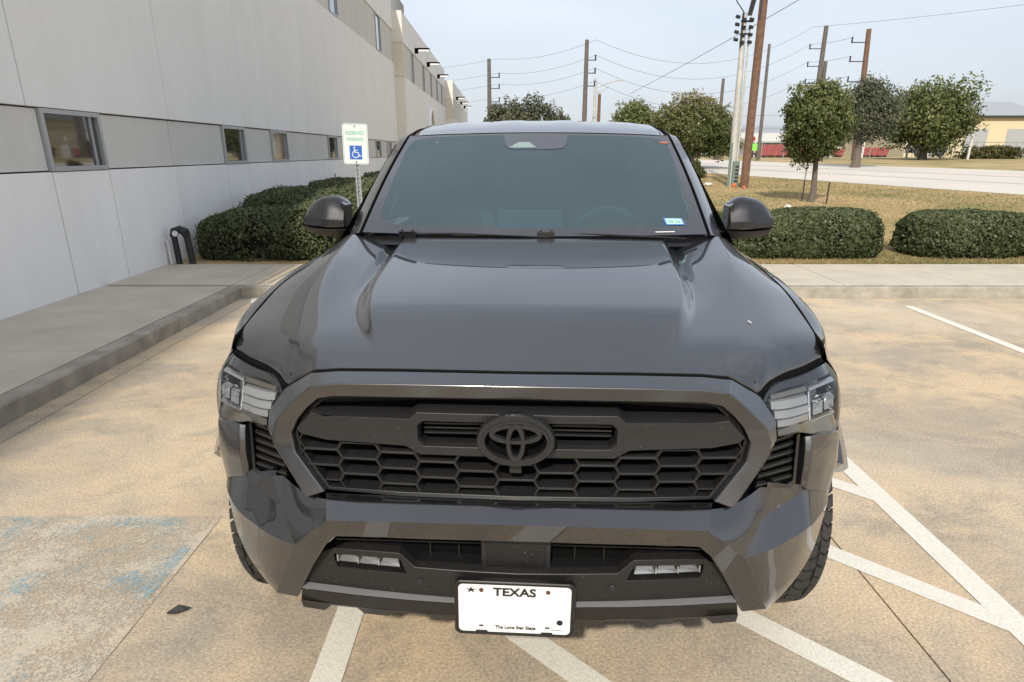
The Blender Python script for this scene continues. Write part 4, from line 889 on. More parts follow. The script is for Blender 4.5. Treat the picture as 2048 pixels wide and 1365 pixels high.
# ---- pipes by the wall
PB = mat('pipe_wrap_black', (.006, .006, .008), rough=.5, col2=(.03, .03, .034), vs=25, bump=.4, bs=40); PW = mat('pvc_white', (.62, .62, .60), rough=.5)
BF = empty('backflow_pipe', (-4.88, 10.62, .14)); tag(BF, 'pair of black wrapped backflow pipes joined at the top beside the wall', 'pipe')
obj('riser', tube([(-.09, 0, -.02), (-.10, 0, .2), (-.11, 0, .40)], .045, 12), PB, BF); obj('riser', tube([(.10, .02, -.02), (.085, .02, .2), (.07, .02, .42)], .048, 12), PB, BF)
obj('valve_body', tube([(-.115, 0, .40), (-.09, -.01, .47), (.0, -.01, .50), (.06, 0, .47), (.075, .02, .40)], [.055, .062, .058, .068, .055], 12), PB, BF)
obj('valve_cap', tube([(-.05, -.05, .44), (-.05, -.09, .45)], .042, 12), PW, BF); obj('valve_handle', box(.06, .13, -.03, -.015, .40, .415), PB, BF)
tag(obj('drain_pipe', tube([(-5.075, 10.60, .12), (-5.085, 10.60, .44), (-5.10, 10.615, .465), (-5.13, 10.63, .47)], .026, 10), PW), 'thin white plastic pipe standing beside the black pipes', 'pipe')

# ---- reserved parking sign
SG = empty('parking_sign', (-1.895, 9.12, .14)); tag(SG, 'white reserved parking sign with blue wheelchair symbol on a steel post', 'sign')
SWH = mat('sign_white', (.66, .68, .66), rough=.45); SGR = mat('sign_green', (.20, .48, .38), rough=.5); SBL = mat('sign_blue', (.025, .12, .45), rough=.45); STEEL = mat('galvanised_steel', (.33, .345, .355), rough=.5, metal=.5, var=.2, vs=30)
post = loft([[(-.034, -.004, z), (-.030, .0, z), (-.014, .0, z), (-.012, .024, z), (.012, .024, z), (.014, .0, z), (.030, .0, z), (.034, -.004, z)] for z in (-.1, 1.86)])
obj('sign_post', post, STEEL, SG, smooth=False)
obj('post_hole', merge(*[box(-.005, .005, .021, .0235, .1 + k * .05, .112 + k * .05) for k in range(26)]), MATTEB, SG, smooth=False)
SP = obj('sign_plate', prism(rrect(.305, .457, .03), -.0035, 0), SWH, SG, loc=(0, -.008, 1.652), rot=(0, rad(1.2), 0), smooth=False)
ro = rrect(.289, .441, .026); ri = rrect(.279, .431, .022)
obj('sign_border', loft([[(x, -.0042, z) for x, z in ro], [(x, -.0042, z) for x, z in ri]], close_u=True), SGR, SP, smooth=False)
text('sign_word', 'RESERVED', .060, SGR, SP, (0, -.0040, .122), sx=.86, bold=.0016); text('sign_word', 'PARKING', .056, SGR, SP, (0, -.0040, .052), sx=.86, bold=.0016)
obj('symbol_panel', prism(rrect(.150, .158, .010), -.0048, -.0036), SBL, SP, loc=(0, 0, -.095), smooth=False)
def ring(cx, cz, r0, r1, a0, a1, n=20):
    return loft([[(cx + r * math.cos(rad(a0 + (a1 - a0) * k / n)), -.0054, cz + r * math.sin(rad(a0 + (a1 - a0) * k / n))) for k in range(n + 1)] for r in (r0, r1)])
sy = merge(ring(-.004, -.115, .034, .043, 120, 385), disc(-.016, -.0054, -.038, .010, .0004, 14), prism([(-.022, -.052), (-.010, -.052), (-.006, -.095), (-.018, -.095)], -.0054, -.005), prism([(-.016, -.066), (.024, -.066), (.024, -.074), (-.016, -.074)], -.0056, -.005), prism([(-.016, -.088), (.026, -.088), (.050, -.134), (.041, -.138), (.020, -.097), (-.016, -.097)], -.0058, -.005), prism([(.044, -.136), (.064, -.126), (.067, -.133), (.046, -.144)], -.006, -.005))
obj('wheelchair_symbol', sy, SWH, SP, smooth=False)
for z in (.20, -.205): obj('sign_bolt', disc(0, -.008, z, .008, .005, 10), RIM, SP)
for u, yy in ((-3.40, 14.2), (-2.98, 14.4)):
    tag(obj('garden_stake', tube([(u, yy, .1), (u + .01, yy, 1.32)], .012, 6), mat('stake_dark', (.05, .045, .035), rough=.8) if u < -3.2 else bpy.data.materials['stake_dark']), 'thin dark stake standing in the hedge ' + ('left' if u < -3.2 else 'right') + ' of two behind the sign', 'stake')

# ---- foliage
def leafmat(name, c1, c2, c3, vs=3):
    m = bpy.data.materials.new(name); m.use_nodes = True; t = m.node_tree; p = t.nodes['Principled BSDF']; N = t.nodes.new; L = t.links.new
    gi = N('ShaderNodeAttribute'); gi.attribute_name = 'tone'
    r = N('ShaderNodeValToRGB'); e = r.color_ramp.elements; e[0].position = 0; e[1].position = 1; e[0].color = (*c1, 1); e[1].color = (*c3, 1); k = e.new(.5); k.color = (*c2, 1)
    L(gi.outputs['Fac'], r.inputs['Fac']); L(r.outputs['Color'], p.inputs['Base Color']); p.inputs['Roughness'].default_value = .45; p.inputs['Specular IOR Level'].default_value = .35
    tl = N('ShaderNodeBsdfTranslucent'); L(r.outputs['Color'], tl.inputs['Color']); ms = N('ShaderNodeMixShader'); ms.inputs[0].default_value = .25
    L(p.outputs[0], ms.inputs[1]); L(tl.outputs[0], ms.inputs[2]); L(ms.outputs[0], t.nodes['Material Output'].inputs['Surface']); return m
def leaves(name, P, size, m, parent=None, nrm=None, tone=None, aspect=.5):
    """one mesh of many folded leaf quads at points P"""
    n = len(P); P = np.asarray(P); sz = size * (0.7 + .6 * RNG.random(n))
    a = RNG.normal(size=(n, 3)); 
    if nrm is not None: a = a * .75 + nrm * 1.0
    a /= np.linalg.norm(a, axis=1)[:, None]; b = RNG.normal(size=(n, 3)); b -= (b * a).sum(1)[:, None] * a; b /= np.linalg.norm(b, axis=1)[:, None]; c = np.cross(a, b)
    l = sz[:, None]; V = np.stack([P - b * l * .5, P + c * l * aspect * .5 + a * l * .08, P + b * l * .5, P - c * l * aspect * .5 + a * l * .08], 1).reshape(-1, 3)
    me = bpy.data.meshes.new(name); me.vertices.add(4 * n); me.vertices.foreach_set('co', V.ravel().astype(np.float32))
    me.loops.add(4 * n); me.loops.foreach_set('vertex_index', np.arange(4 * n, dtype=np.int32)); me.polygons.add(n); me.polygons.foreach_set('loop_start', np.arange(0, 4 * n, 4, dtype=np.int32)); me.polygons.foreach_set('loop_total', np.full(n, 4, dtype=np.int32)); me.update(); me.validate()
    at = me.attributes.new('tone', 'FLOAT', 'FACE'); tn = (RNG.random(n) if tone is None else np.clip(tone + .22 * RNG.normal(size=n), 0, 1)).astype(np.float32); at.data.foreach_set('value', tn)
    me.materials.append(m); o = bpy.data.objects.new(name, me); COL.objects.link(o)
    if parent: o.parent = parent
    return o
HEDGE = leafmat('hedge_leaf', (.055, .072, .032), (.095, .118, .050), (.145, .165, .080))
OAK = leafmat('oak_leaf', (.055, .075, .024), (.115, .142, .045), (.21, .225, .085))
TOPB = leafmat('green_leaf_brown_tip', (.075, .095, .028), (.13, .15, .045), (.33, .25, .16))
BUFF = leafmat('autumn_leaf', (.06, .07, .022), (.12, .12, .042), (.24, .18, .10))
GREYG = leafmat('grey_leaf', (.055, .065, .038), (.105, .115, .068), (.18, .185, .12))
BARK = mat('bark', (.105, .085, .068), rough=.95, col2=(.17, .145, .12), vs=14, bump=.8, bs=30)
def lumps(n, c, r, seed, k=26, amp=.16):
    """leaf points of a crown: many ragged clumps spread through an ellipsoid; also outward normals and a tone"""
    g = np.random.default_rng(seed); c = np.array(c); r = np.array(r)
    cen = g.normal(size=(k, 3)); cen /= np.linalg.norm(cen, axis=1)[:, None]; cen *= (g.uniform(.25, 1, k) ** .5)[:, None] * (1 - amp * g.random(k))[:, None] * .80
    rad_ = g.uniform(.20, .40, k) * (1 + .3 * (np.linalg.norm(cen, axis=1) < .5)); ton = g.uniform(.15, .75, k)
    w_ = rad_ ** 2; idx = g.choice(k, n, p=w_ / w_.sum()); d = g.normal(size=(n, 3)); d /= np.linalg.norm(d, axis=1)[:, None]
    sq = 1 + .35 * np.sin(d[:, 0] * 7 + idx) * np.sin(d[:, 2] * 6 + idx * 2)
    rr_ = rad_[idx] * (1 - .55 * g.random(n) ** 2.2) * sq * (1 + .10 * g.normal(size=n)); u = cen[idx] + d * rr_[:, None]
    nn = d * .6 + u * .6; nn /= np.linalg.norm(nn, axis=1)[:, None] + 1e-6
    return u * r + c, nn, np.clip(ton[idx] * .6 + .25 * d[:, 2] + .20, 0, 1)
def shell(n, r, seed):
    """sheared-hedge surface: boxy shell with small uneven tufts"""
    g = np.random.default_rng(seed); d = g.normal(size=(n, 3)); d /= np.linalg.norm(d, axis=1)[:, None]
    d2 = np.sign(d) * np.abs(d) ** .75; q = d2 / (np.abs(d2) ** 3.2).sum(1)[:, None] ** (1 / 3.2)
    p = q * np.array(r); f1 = np.sin(p[:, 0] * 5.1 + seed) * np.sin(p[:, 2] * 6.3 + 1) + np.sin(p[:, 1] * 4.7 + 2) * np.sin(p[:, 0] * 8.9 + .5 * seed)
    f2 = np.sin(p[:, 0] * 23 + 3 * np.sin(p[:, 2] * 9)) * np.sin(p[:, 2] * 21 + 2 * np.sin(p[:, 1] * 11)) * np.cos(p[:, 1] * 19)
    k = 1 - .20 * g.random(n) ** 2 + .045 * f1 + .035 * f2 + np.where(g.random(n) < .03, .07 * g.random(n), 0)
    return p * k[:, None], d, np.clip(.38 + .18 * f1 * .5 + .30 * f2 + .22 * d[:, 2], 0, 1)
def hedge(label, blobs, n, size, seed, group=None):
    P = []; Nn = []; Tn = []
    tot = sum(b[1][0] * b[1][1] for b in blobs); zmin = .10
    H = empty('hedge', (0, 0, 0)); tag(H, label, 'hedge', group)
    for i, (c, r) in enumerate(blobs):
        k = int(n * r[0] * r[1] / tot); p, d, t = shell(k * 2, r, seed + i); p = p + np.array(c)
        kp = p[:, 2] > zmin; P.append(p[kp]); Nn.append(d[kp]); Tn.append(t[kp])
    P = np.concatenate(P); Nn = np.concatenate(Nn); Tn = np.concatenate(Tn)
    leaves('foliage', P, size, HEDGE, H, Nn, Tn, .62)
    cores = []
    for c, r in blobs: cores.append(([(c[0] + sx * r[0] * .62, c[1] + sy_ * r[1] * .62, max(c[2] + sz_ * r[2] * .62, .1)) for sz_ in (-1, 1) for sy_ in (-1, 1) for sx in (-1, 1)], box(0, 1, 0, 1, 0, 1)[1]))
    obj('core_boxes', merge(*cores), mat('hedge_core', (.012, .014, .008), rough=1) if 'hedge_core' not in bpy.data.materials else bpy.data.materials['hedge_core'], H, smooth=False)  # near-black boxes filling the hedge behind its leaves
    return H
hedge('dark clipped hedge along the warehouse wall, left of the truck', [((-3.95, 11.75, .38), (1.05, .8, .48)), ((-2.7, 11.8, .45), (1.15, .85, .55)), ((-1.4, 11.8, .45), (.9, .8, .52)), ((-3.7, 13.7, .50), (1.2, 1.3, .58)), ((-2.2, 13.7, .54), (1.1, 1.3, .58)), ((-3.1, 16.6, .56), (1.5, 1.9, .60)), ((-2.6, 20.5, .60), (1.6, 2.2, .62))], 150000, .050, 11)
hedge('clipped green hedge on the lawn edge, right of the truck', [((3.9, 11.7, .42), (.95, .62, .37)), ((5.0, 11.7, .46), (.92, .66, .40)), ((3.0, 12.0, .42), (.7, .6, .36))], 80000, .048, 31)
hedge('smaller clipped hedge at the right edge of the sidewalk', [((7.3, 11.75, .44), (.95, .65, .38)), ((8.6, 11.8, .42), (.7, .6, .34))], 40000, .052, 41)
def tree(name, label, x, y, crown_c, crown_r, n, leaf, m, seed, trunk_r=.1, amp=.2, group=None, blobs=None, bark=BARK, lean=0, rise=0):
    zb = tz(y) - .02; T_ = empty(name, (x, y, zb)); tag(T_, label, 'tree', group); g = np.random.default_rng(seed)
    cz = crown_c[2] - zb; top = cz + crown_r[2] * .5
    pts = [(lean * k / 6 + .02 * math.sin(k * 1.7), .02 * math.cos(k * 2.1), (cz + crown_r[2] * .2) * k / 6 - .05) for k in range(7)]
    obj('trunk', tube(pts, [trunk_r * (1.25 - .12 * k) if k else trunk_r * 1.6 for k in range(7)], 10), bark, T_)
    br = []
    for k in range(9):
        a = g.uniform(0, 2 * math.pi); h0 = (cz - crown_r[2] * .55) + .5 * k / 9 * crown_r[2]; e_ = (crown_r[0] * .75 * math.cos(a) + crown_c[0] - x, crown_r[1] * .75 * math.sin(a), h0 + crown_r[2] * g.uniform(.3, .9))
        br.append(tube([(lean * .8, 0, max(h0, .3)), (e_[0] * .45, e_[1] * .45, h0 + .45 * (e_[2] - h0) + .1), e_], [trunk_r * .55, trunk_r * .35, trunk_r * .12], 6))
    obj('branches', merge(*br), bark, T_)
    bl = blobs or [(crown_c, crown_r)]
    P = []; D = []; Tn = []; tot = sum(b[1][0] * b[1][2] for b in bl)
    for i, (c, r) in enumerate(bl):
        p, d, t = lumps(int(n * r[0] * r[2] / tot), (c[0] - x, c[1] - y, c[2] - zb), r, seed + i * 7, 46 if blobs is None else 26, amp); P.append(p); D.append(d); Tn.append(t)
    P = np.concatenate(P); Tn = np.concatenate(Tn)
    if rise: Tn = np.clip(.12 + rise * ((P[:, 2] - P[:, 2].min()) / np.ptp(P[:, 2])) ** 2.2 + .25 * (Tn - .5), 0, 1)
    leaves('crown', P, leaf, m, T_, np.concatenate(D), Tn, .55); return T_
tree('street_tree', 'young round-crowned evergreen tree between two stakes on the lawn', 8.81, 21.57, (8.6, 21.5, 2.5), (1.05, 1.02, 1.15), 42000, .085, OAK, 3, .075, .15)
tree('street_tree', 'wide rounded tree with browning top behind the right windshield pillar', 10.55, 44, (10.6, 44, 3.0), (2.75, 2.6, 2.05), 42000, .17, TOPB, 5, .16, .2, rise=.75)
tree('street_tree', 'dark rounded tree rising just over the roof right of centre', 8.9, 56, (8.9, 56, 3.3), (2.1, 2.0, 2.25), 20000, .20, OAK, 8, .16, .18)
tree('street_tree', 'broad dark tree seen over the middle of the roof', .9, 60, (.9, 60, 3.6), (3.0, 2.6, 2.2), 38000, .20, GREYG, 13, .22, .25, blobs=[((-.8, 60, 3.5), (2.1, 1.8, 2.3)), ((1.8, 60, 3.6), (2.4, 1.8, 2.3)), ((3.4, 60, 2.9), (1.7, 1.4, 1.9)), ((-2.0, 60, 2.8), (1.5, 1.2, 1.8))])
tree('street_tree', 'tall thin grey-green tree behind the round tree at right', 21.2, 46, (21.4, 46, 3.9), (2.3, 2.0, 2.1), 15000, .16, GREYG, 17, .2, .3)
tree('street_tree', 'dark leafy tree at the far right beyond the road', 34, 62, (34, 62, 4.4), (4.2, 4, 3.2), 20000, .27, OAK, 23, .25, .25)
SB = empty('round_shrub', (7.9, 31.9, tz(31.9) - .02)); tag(SB, 'small dark brown-green shrub on the lawn beside the windshield pillar', 'shrub')
p_, dd_, t_ = lumps(4000, (0, 0, .42), (.46, .46, .44), 77, 20, .12); leaves('foliage', p_, .09, BUFF, SB, dd_, t_ * .5)
obj('stem', tube([(0, 0, -.05), (0, 0, .4)], .03, 6), BARK, SB)
# lawn blades, denser in front
n = 200000; yy = 10.7 + (40 - 10.7) * RNG.random(n) ** 1.9; xx = -3 + RNG.random(n) * (yy * .85 + 8)
keep = (xx - 10.03) * 9.8 + (yy - 39.61) * 4.34 < -1.5; xx = xx[keep]; yy = yy[keep]; n = len(xx)
hgt = .015 + .022 * RNG.random(n); ang = RNG.random(n) * 6.283; wv = .0025 + .0004 * yy
P0 = np.stack([xx, yy, .0195 * yy - .090], 1); ax_ = np.stack([np.cos(ang), np.sin(ang), 0 * ang], 1) * wv[:, None]; tip = P0 + np.stack([.02 * RNG.normal(size=n), .02 * RNG.normal(size=n), hgt * (1 + yy * .02)], 1)
me = bpy.data.meshes.new('grass'); V = np.stack([P0 - ax_, P0 + ax_, tip], 1).reshape(-1, 3); me.vertices.add(3 * n); me.vertices.foreach_set('co', V.ravel().astype(np.float32)); me.loops.add(3 * n); me.loops.foreach_set('vertex_index', np.arange(3 * n, dtype=np.int32)); me.polygons.add(n); me.polygons.foreach_set('loop_start', np.arange(0, 3 * n, 3, dtype=np.int32)); me.polygons.foreach_set('loop_total', np.full(n, 3, dtype=np.int32)); me.update()
at = me.attributes.new('tone', 'FLOAT', 'FACE'); at.data.foreach_set('value', np.clip(.5 + .5 * np.sin(xx * .9 + 1.3 * np.sin(yy * .5)) * .6 + .3 * RNG.normal(size=n), 0, 1).astype(np.float32))
me.materials.append(leafmat('grass_blade', (.17, .17, .06), (.36, .28, .13), (.52, .39, .21))); gr = bpy.data.objects.new('grass', me); COL.objects.link(gr); tag(gr, 'dry short lawn grass between sidewalk and road', 'grass', kind='stuff')
# ---- poles and wires
WOOD = mat('pole_wood', (.115, .060, .038), rough=.9, col2=(.20, .115, .075), vs=6, detail=8, bump=.5, bs=25); WOODG = mat('pole_wood_grey', (.10, .085, .075), rough=.9, col2=(.15, .13, .115), vs=5); GALV = mat('pale_steel_pole', (.50, .50, .47), rough=.55, var=.15, vs=4, metal=.2); DARKM = mat('dark_fitting', (.03, .03, .032), rough=.6); WIRE = mat('wire', (.06, .065, .075), rough=.7)
BP_ = empty('utility_pole', (8.75, 27.8, tz(27.8) - .05)); tag(BP_, 'thick brown wooden utility pole standing on the lawn', 'utility pole')
obj('pole', tube([(0, 0, -.3), (-.03, 0, 4), (-.08, 0, 12)], [.155, .145, .125], 16), WOOD, BP_)
obj('pole_cable', tube([(-.13, -.10, 5.6), (-.13, -.11, 6.4), (-.06, -.13, 7.1), (.10, -.10, 8.2)], .035, 6), DARKM, BP_)
obj('pole_cable', tube([(.12, -.08, 6.2), (.16, -.07, 7.0), (.10, -.09, 8.2)], .03, 6), DARKM, BP_)
SPo = empty('service_pole', (8.50, 28.5, tz(28.5) - .05)); tag(SPo, 'pale steel service pole with insulators beside the brown utility pole', 'utility pole')
obj('pole', tube([(-.04, 0, -.3), (-.12, 0, 3), (-.20, 0, 5.9)], [.155, .125, .085], 14), GALV, SPo)
obj('conduit', tube([(.10, -.06, -.1), (.06, -.06, 2.2), (.02, -.05, 5.5)], .035, 8), GALV, SPo)
obj('conduit', tube([(-.18, -.10, -.1), (-.20, -.10, 1.6)], .05, 8), mat('green_box', (.16, .22, .19), rough=.6), SPo)
obj('meter_box', box(-.10, .14, -.25, -.10, -.1, .95), bpy.data.materials['green_box'], SPo, bev=.02)
for k in range(5): obj('vent_slot', box(-.02, .12, -.262, -.251, .2 + k * .13, .27 + k * .13), DARKM, SPo, smooth=False)
for k in range(4):
    for sx_ in (-.40, -.17, .10): obj('insulator', tube([(sx_, -.12, 4.95 + k * .24 + (.08 if sx_ < -.3 else 0)), (sx_ - .13, -.16, 4.97 + k * .24 + (.08 if sx_ < -.3 else 0))], .06, 8), DARKM, SPo)
obj('insulator_rack', merge(box(-.30, -.24, -.14, -.08, 4.8, 5.9), box(-.32, .12, -.10, -.04, 5.2, 5.26), box(-.32, .12, -.10, -.04, 5.6, 5.66)), DARKM, SPo)
for k in range(3): obj('drop_cable', tube([(-.10 + k * .05, -.1, 5.8), (-.02 + k * .06, -.2, 6.4), (.16 + k * .04, -.35, 7.0)], .032, 6), DARKM, SPo)
obj('drop_cable', tube([(-.25, -.1, 5.9), (-.6, -.3, 6.2), (-.95, -.3, 6.9)], .018, 6), DARKM, SPo)
def pole(label, x, y, ztop, r, m, arms=(), xb=None):
    zb = tz(y) - .05; xb = x if xb is None else xb; P_ = empty('utility_pole', (xb, y, zb)); tag(P_, label, 'utility pole')
    obj('pole', tube([(0, 0, -.2), (x - xb, 0, ztop - zb)], [r * 1.15, r * .8], 10), m, P_)
    for z, l in arms:
        k = (z - zb) / (ztop - zb); xx_ = (x - xb) * k
        obj('pole_arm', merge(tube([(xx_, 0, z - zb), (xx_ - l, 0, z - zb)], .035, 6), tube([(xx_ - l, 0, z - zb - .05), (xx_ - l, 0, z - zb + .38)], .06, 6)), DARKM, P_)
pole('dark slim pole hidden close behind the pale steel pole', 19.6, 60, 9.4, .13, WOODG, xb=19.75)
pole('distant wooden pole standing left of the middle tree', -2.06, 70, 9.5, .20, WOODG, [(8.0, -.9), (7.1, -.9), (6.0, -.9)])
pole('tall wooden pole right of the middle tree', 5.7, 60, 9.68, .19, WOODG, [(8.3, -.7), (7.4, -.7), (6.5, -.7)])
pole('short brown pole stub beside the street lamp', 6.82, 60, 5.95, .15, WOOD)
pole('pole tip showing over the wide browning tree', 16.9, 62, 7.2, .15, WOODG)
pole('tall dark wooden pole behind the round tree', 27.7, 70, 12.1, .23, WOODG, [(10.3, 1.2), (8.9, 1.2), (7.5, 1.2)])
pole('shorter wooden pole behind the grey-green tree at right', 28.1, 70, 9.3, .19, WOODG)
pole('brown wooden pole at the right edge of the lawn view', 27.0, 60, 10.4, .22, WOOD, [(9.5, 1.2), (8.2, 1.2), (6.8, 1.2)], xb=27.5)
SL = empty('street_lamp', (7.0, 65, tz(65))); tag(SL, 'grey street lamp with a long double arm in the distance', 'street lamp')
obj('pole', tube([(0, 0, -.2), (0, 0, 6.3)], [.16, .12], 10), GALV, SL); obj('lamp_arm', merge(tube([(0, 0, 5.5), (.9, 0, 5.9), (1.9, 0, 6.15)], .05, 6), tube([(0, 0, 5.2), (.6, 0, 5.3), (1.2, 0, 5.75)], .05, 6)), GALV, SL); obj('lamp_head', box(1.8, 2.3, -.12, .12, 6.08, 6.2), GALV, SL, bev=.03)
def wire(a, b, sag, r, label, n=18):
    a = np.array(a, float); b = np.array(b, float); pts = [tuple(a * (1 - t) + b * t - np.array((0, 0, sag * 4 * t * (1 - t)))) for t in np.linspace(0, 1, n)]
    return tag(obj('overhead_wire', tube(pts, r * .72, 5, cap=False), WIRE), label, 'wire', 'overhead wires')
RK = ('topmost', 'second', 'third', 'lowest')
for k, (za, zb_) in enumerate(((9.5, 9.68), (8.35, 8.65), (7.45, 7.75), (6.35, 6.85))):
    wire((-1.2, 70, za), (6.4, 60, zb_), .45, .014, RK[k] + ' of four thin wires above the middle tree'); wire((-22, 78, za - .6), (-1.2, 70, za), .5, .013, RK[k] + ' of four thin wires between warehouse and distant pole')
for k, (za, zb_) in enumerate(((9.68, 12.0), (8.65, 10.65), (7.75, 9.25), (6.85, 7.85))): wire((6.4, 60, za), (26.5, 70, zb_), 2.2, .015, RK[k] + ' of four sagging wires above the browning tree')
for k, (za, zb_) in enumerate(((12.0, 12.2), (10.65, 9.85), (9.25, 8.55), (7.85, 7.15))): wire((26.5, 70, za), (25.9 if za < 11.5 else 40, 60, zb_), .1, .016, RK[k] + ' of four wires right of the young round tree')
wire((9.5, 62, 6.1), (13.3, 27.0, 8.5), .12, .020, 'thick black cable sloping up to the right in front of the sky')
wire((14.5, 80, 5.2), (46, 80, 6.2), .3, .018, 'low thin wire over the cream shed, upper of two'); wire((14.5, 90, 4.4), (50, 90, 4.6), .2, .02, 'low thin wire over the cream shed, lower of two')

# ---- tree stakes and odds on the lawn
for (x, y), lb in (((8.6, 21.74), 'metal tree stake with pale tip left of the young tree'), ((8.91, 20.74), 'metal tree stake with pale tip right of the young tree')):
    S_ = empty('tree_stake', (x, y, tz(y) - .03)); tag(S_, lb, 'stake'); obj('post', tube([(0, 0, -.1), (.01, 0, .62)], .022, 8), mat('stake_rust', (.05, .035, .028), rough=.9) if 'stake_rust' not in bpy.data.materials else bpy.data.materials['stake_rust'], S_); obj('tip', tube([(.01, 0, .62), (.016, 0, .93)], .024, 8), PW, S_)
def lump(name, label, cat, c, r, col, seed):
    g = np.random.default_rng(seed); bm = bmesh.new(); bmesh.ops.create_icosphere(bm, subdivisions=2, radius=1)
    V = [tuple(np.array(v.co) * np.array(r) * g.uniform(.75, 1.2) + np.array(c)) for v in bm.verts]; F = [tuple(v.index for v in f.verts) for f in bm.faces]; bm.free()
    return tag(obj(name, (V, F), mat(name + '_mat', col, rough=.9, var=.2, vs=9)), label, cat)
lump('white_rock', 'small white rock on the dry lawn above the right hedge', 'rock', (7.18, 18.99, .36), (.09, .08, .08), (.62, .58, .52), 1)
lump('plastic_bag', 'crumpled white bag at the foot of the steel pole', 'bag', (7.6, 28.6, .54), (.16, .1, .07), (.6, .58, .55), 2)
lump('orange_marker', 'orange scrap lying at the foot of the service pole', 'scrap', (8.42, 28.0, .52), (.09, .07, .09), (.62, .14, .05), 3)
lump('orange_rag', 'orange scrap lying at the foot of the brown pole', 'scrap', (8.62, 27.4, .49), (.06, .06, .05), (.6, .16, .09), 4)
lump('fallen_branch', 'dark stick lying on the lawn left of the service pole', 'stick', (7.0, 29.3, .52), (.30, .05, .04), (.06, .04, .025), 5)
tag(obj('dead_leaf', ([(-1.36, 2.31, .006), (-1.33, 2.345, .016), (-1.275, 2.335, .008), (-1.29, 2.31, .014), (-1.325, 2.29, .010), (-1.352, 2.288, .012)], [(0, 1, 3), (0, 3, 4), (0, 4, 5), (1, 2, 3)]), mat('dead_leaf', (.045, .042, .04), rough=.8), smooth=False), 'small dark dead leaf on the concrete left of the front tyre', 'leaf')

# ---- across the road
def house(name, label, x0, x1, y0, y1, zb, h, roof_h, wm, rm, gable='x'):
    B = empty(name, ((x0 + x1) / 2, y0, zb)); tag(B, label, 'building'); w_ = (x1 - x0) / 2; d_ = y1 - y0
    obj('wall', box(-w_, w_, 0, d_, -1, h), wm, B, smooth=False)
    obj('roof', prism([(-.4, h), (d_ / 2, h + roof_h), (d_ + .4, h)], -w_ - .3, w_ + .3, 'x'), rm, B, smooth=False)
    obj('eave_fascia', box(-w_ - .3, w_ + .3, -.45, -.40, h - .18, h + .05), DARKM, B, smooth=False)
    for k in range(3): obj('roll_door', box(-w_ + w_ * .25 + k * w_ * .6, -w_ + w_ * .25 + k * w_ * .6 + w_ * .32, -.06, -.01, -.3, h * .7), FRM, B, smooth=False)
    return B
CRW = mat('metal_siding_cream', (.55, .53, .46), rough=.7, var=.06, vs=.5); RFW = mat('metal_roof_pale', (.58, .57, .50), rough=.6); RFG = mat('metal_roof_grey', (.33, .35, .37), rough=.6); YEL = mat('yellow_siding', (.58, .50, .33), rough=.7)
house('metal_shed', 'long cream metal shed with pale roof across the road', 33.5, 52, 105, 122, 1.0, 1.9, 1.5, CRW, RFW)
house('storage_hall', 'grey-roofed hall far behind the cream shed', 34, 60, 150, 175, 1.0, 4.0, 2.0, CRW, RFG)
house('yellow_house', 'pale yellow building at the right edge beyond the trees', 46, 62, 88, 104, 1.0, 4.6, 2.0, YEL, RFG)
house('white_depot', 'low white depot far behind the tree stake', 66, 100, 120, 140, 1.0, 3.5, 1.5, mat('depot_white', (.66, .66, .63), rough=.7), RFW)
REDM = mat('red_container', (.30, .07, .065), rough=.55, var=.15, vs=2)
def container(label, x, y, l, h):
    C_ = empty('red_dumpster', (x, y, tz(y) - .05)); tag(C_, label, 'dumpster', None)
    obj('tub', prism([(-l / 2, .2), (l / 2, .2), (l / 2 + .25, h), (-l / 2 - .25, h)], 0, 1.8), REDM, C_, bev=.03)
    for k in range(int(l / .6)): obj('rib', box(-l / 2 + .3 + k * .6, -l / 2 + .38 + k * .6, -.06, -.001, .25, h - .05), REDM, C_, smooth=False)
    obj('skid', box(-l / 2, l / 2, .1, 1.7, 0, .2), DARKM, C_, smooth=False)
container('long red dumpster in front of the cream shed', 26.6, 76, 3.4, 1.25); container('shorter dark red dumpster beside the long one', 29.3, 77, 2.0, 1.1); container('small red dumpster half hidden by the young tree', 33.8, 79, 2.2, .9); container('orange-red dumpster right of the young tree trunk', 38.8, 80, 2.6, 1.0)
LS_ = empty('lime_sign', (21.7, 67, tz(66))); tag(LS_, 'lime green notice board on legs beside the brown pole across the road', 'sign'); LIME = mat('lime_board', (.22, .72, .10), rough=.5)
obj('board', box(-.33, .33, -.03, .03, .62, 1.2), LIME, LS_, smooth=False); obj('legs', merge(box(-.28, -.20, -.02, .02, -.2, .62), box(.20, .28, -.02, .02, -.2, .62)), DARKM, LS_, smooth=False); obj('base', box(-.30, .30, -.1, .1, .25, .45), DARKM, LS_, smooth=False)
ST = empty('stop_sign', (21.9, 68.5, tz(66))); tag(ST, 'small red round sign on a white post above the lime board', 'sign'); obj('post', tube([(.25, 0, -.2), (.25, 0, 1.7)], .06, 8), PW, ST); obj('disc', prism([(.0 + .22 * math.cos(rad(22.5 + 45 * k)), 1.62 + .22 * math.sin(rad(22.5 + 45 * k))) for k in range(8)], -.03, .0), mat('stop_red', (.30, .03, .03), rough=.5), ST)
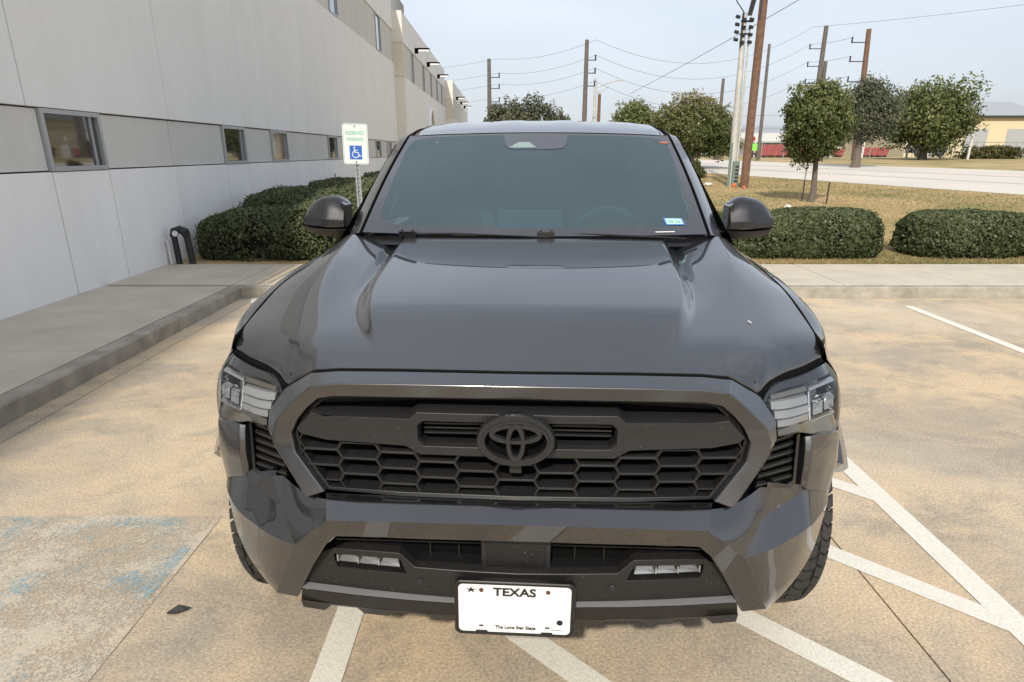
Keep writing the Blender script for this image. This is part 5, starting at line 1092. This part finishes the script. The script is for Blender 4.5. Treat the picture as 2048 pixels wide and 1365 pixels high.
# chain-link fence
FN = empty('chain_fence', (17, 70, tz(66))); tag(FN, 'grey chain-link fence running along the far side of the road', 'fence'); FG = mat('fence_wire', (.30, .31, .30), rough=.6, metal=.4)
for k in range(22): obj('fence_post', tube([(k * 2.2, k * .3, -.2), (k * 2.2, k * .3, 1.45)], .04, 6), FG, FN)
obj('rail', tube([(0, 0, 1.4), (46.2, 6.3, 1.4)], .03, 6), FG, FN)
obj('mesh', merge(*[tube([(k * .42, k * .0573, 0 if k % 2 else 1.4), (k * .42 + .42, k * .0573 + .0573, 1.4 if k % 2 else 0)], .010, 3, cap=False) for k in range(110)]), FG, FN)
for x, y, h in ((30.5, 72, 2.0), (33.2, 71, 1.5), (34.8, 66, 2.4), (38.4, 63, 2.0)):
    tag(obj('white_bollard', tube([(x, y, 1.0), (x + .02, y, 1.1 + h)], .10, 8), PW), {2.0: 'white post by the red dumpster', 1.5: 'short white post between dumpsters', 2.4: 'pale leaning post left of the young tree trunk'}.get(h, 'white post') if x < 38 else 'white post at the far right verge', 'post')
GB = empty('utility_cabinet', (29.6, 70, tz(66))); tag(GB, 'pale grey utility cabinet across the road in front of the dumpsters', 'cabinet'); obj('cabinet', box(-.4, .4, 0, .6, -.2, 1.05), mat('cabinet_grey', (.45, .44, .42), rough=.6), GB, bev=.03); obj('door_seam', box(-.01, .01, -.008, .001, 0, .95), DARKM, GB, smooth=False)
BH = empty('brush_row', (41, 64, tz(64) - .1)); tag(BH, 'low brown brush row on the far verge at right', 'shrub'); p_, dd_, t_ = lumps(6000, (0, 0, .5), (4.2, .7, .75), 91, 30, .25); leaves('foliage', p_, .22, BUFF, BH, dd_, t_ * .6)
obj('stems', merge(*[tube([(k - 3.5, 0, -.1), (k - 3.5, 0, .6)], .03, 5) for k in range(8)]), BARK, BH)
PKT = empty('parked_vehicle', (43.5, 78, tz(66))); tag(PKT, 'dark parked utility vehicle at the far right beyond the verge', 'vehicle'); obj('body', prism([(-1.8, .4), (1.8, .4), (1.8, 1.0), (1.1, 1.05), (.8, 1.75), (-.8, 1.75), (-1.0, 1.05), (-1.8, 1.0)], 0, 1.7), mat('dark_car', (.05, .05, .055), rough=.3, coat=1), PKT, bev=.06)
for x in (-1.15, 1.15): obj('wheel', disc(x, -.02, .38, .38, .25, 18), RUBBER, PKT)
obj('window', prism([(-.72, 1.15), (.72, 1.15), (.6, 1.62), (-.6, 1.62)], -.012, -.004), PANE, PKT)
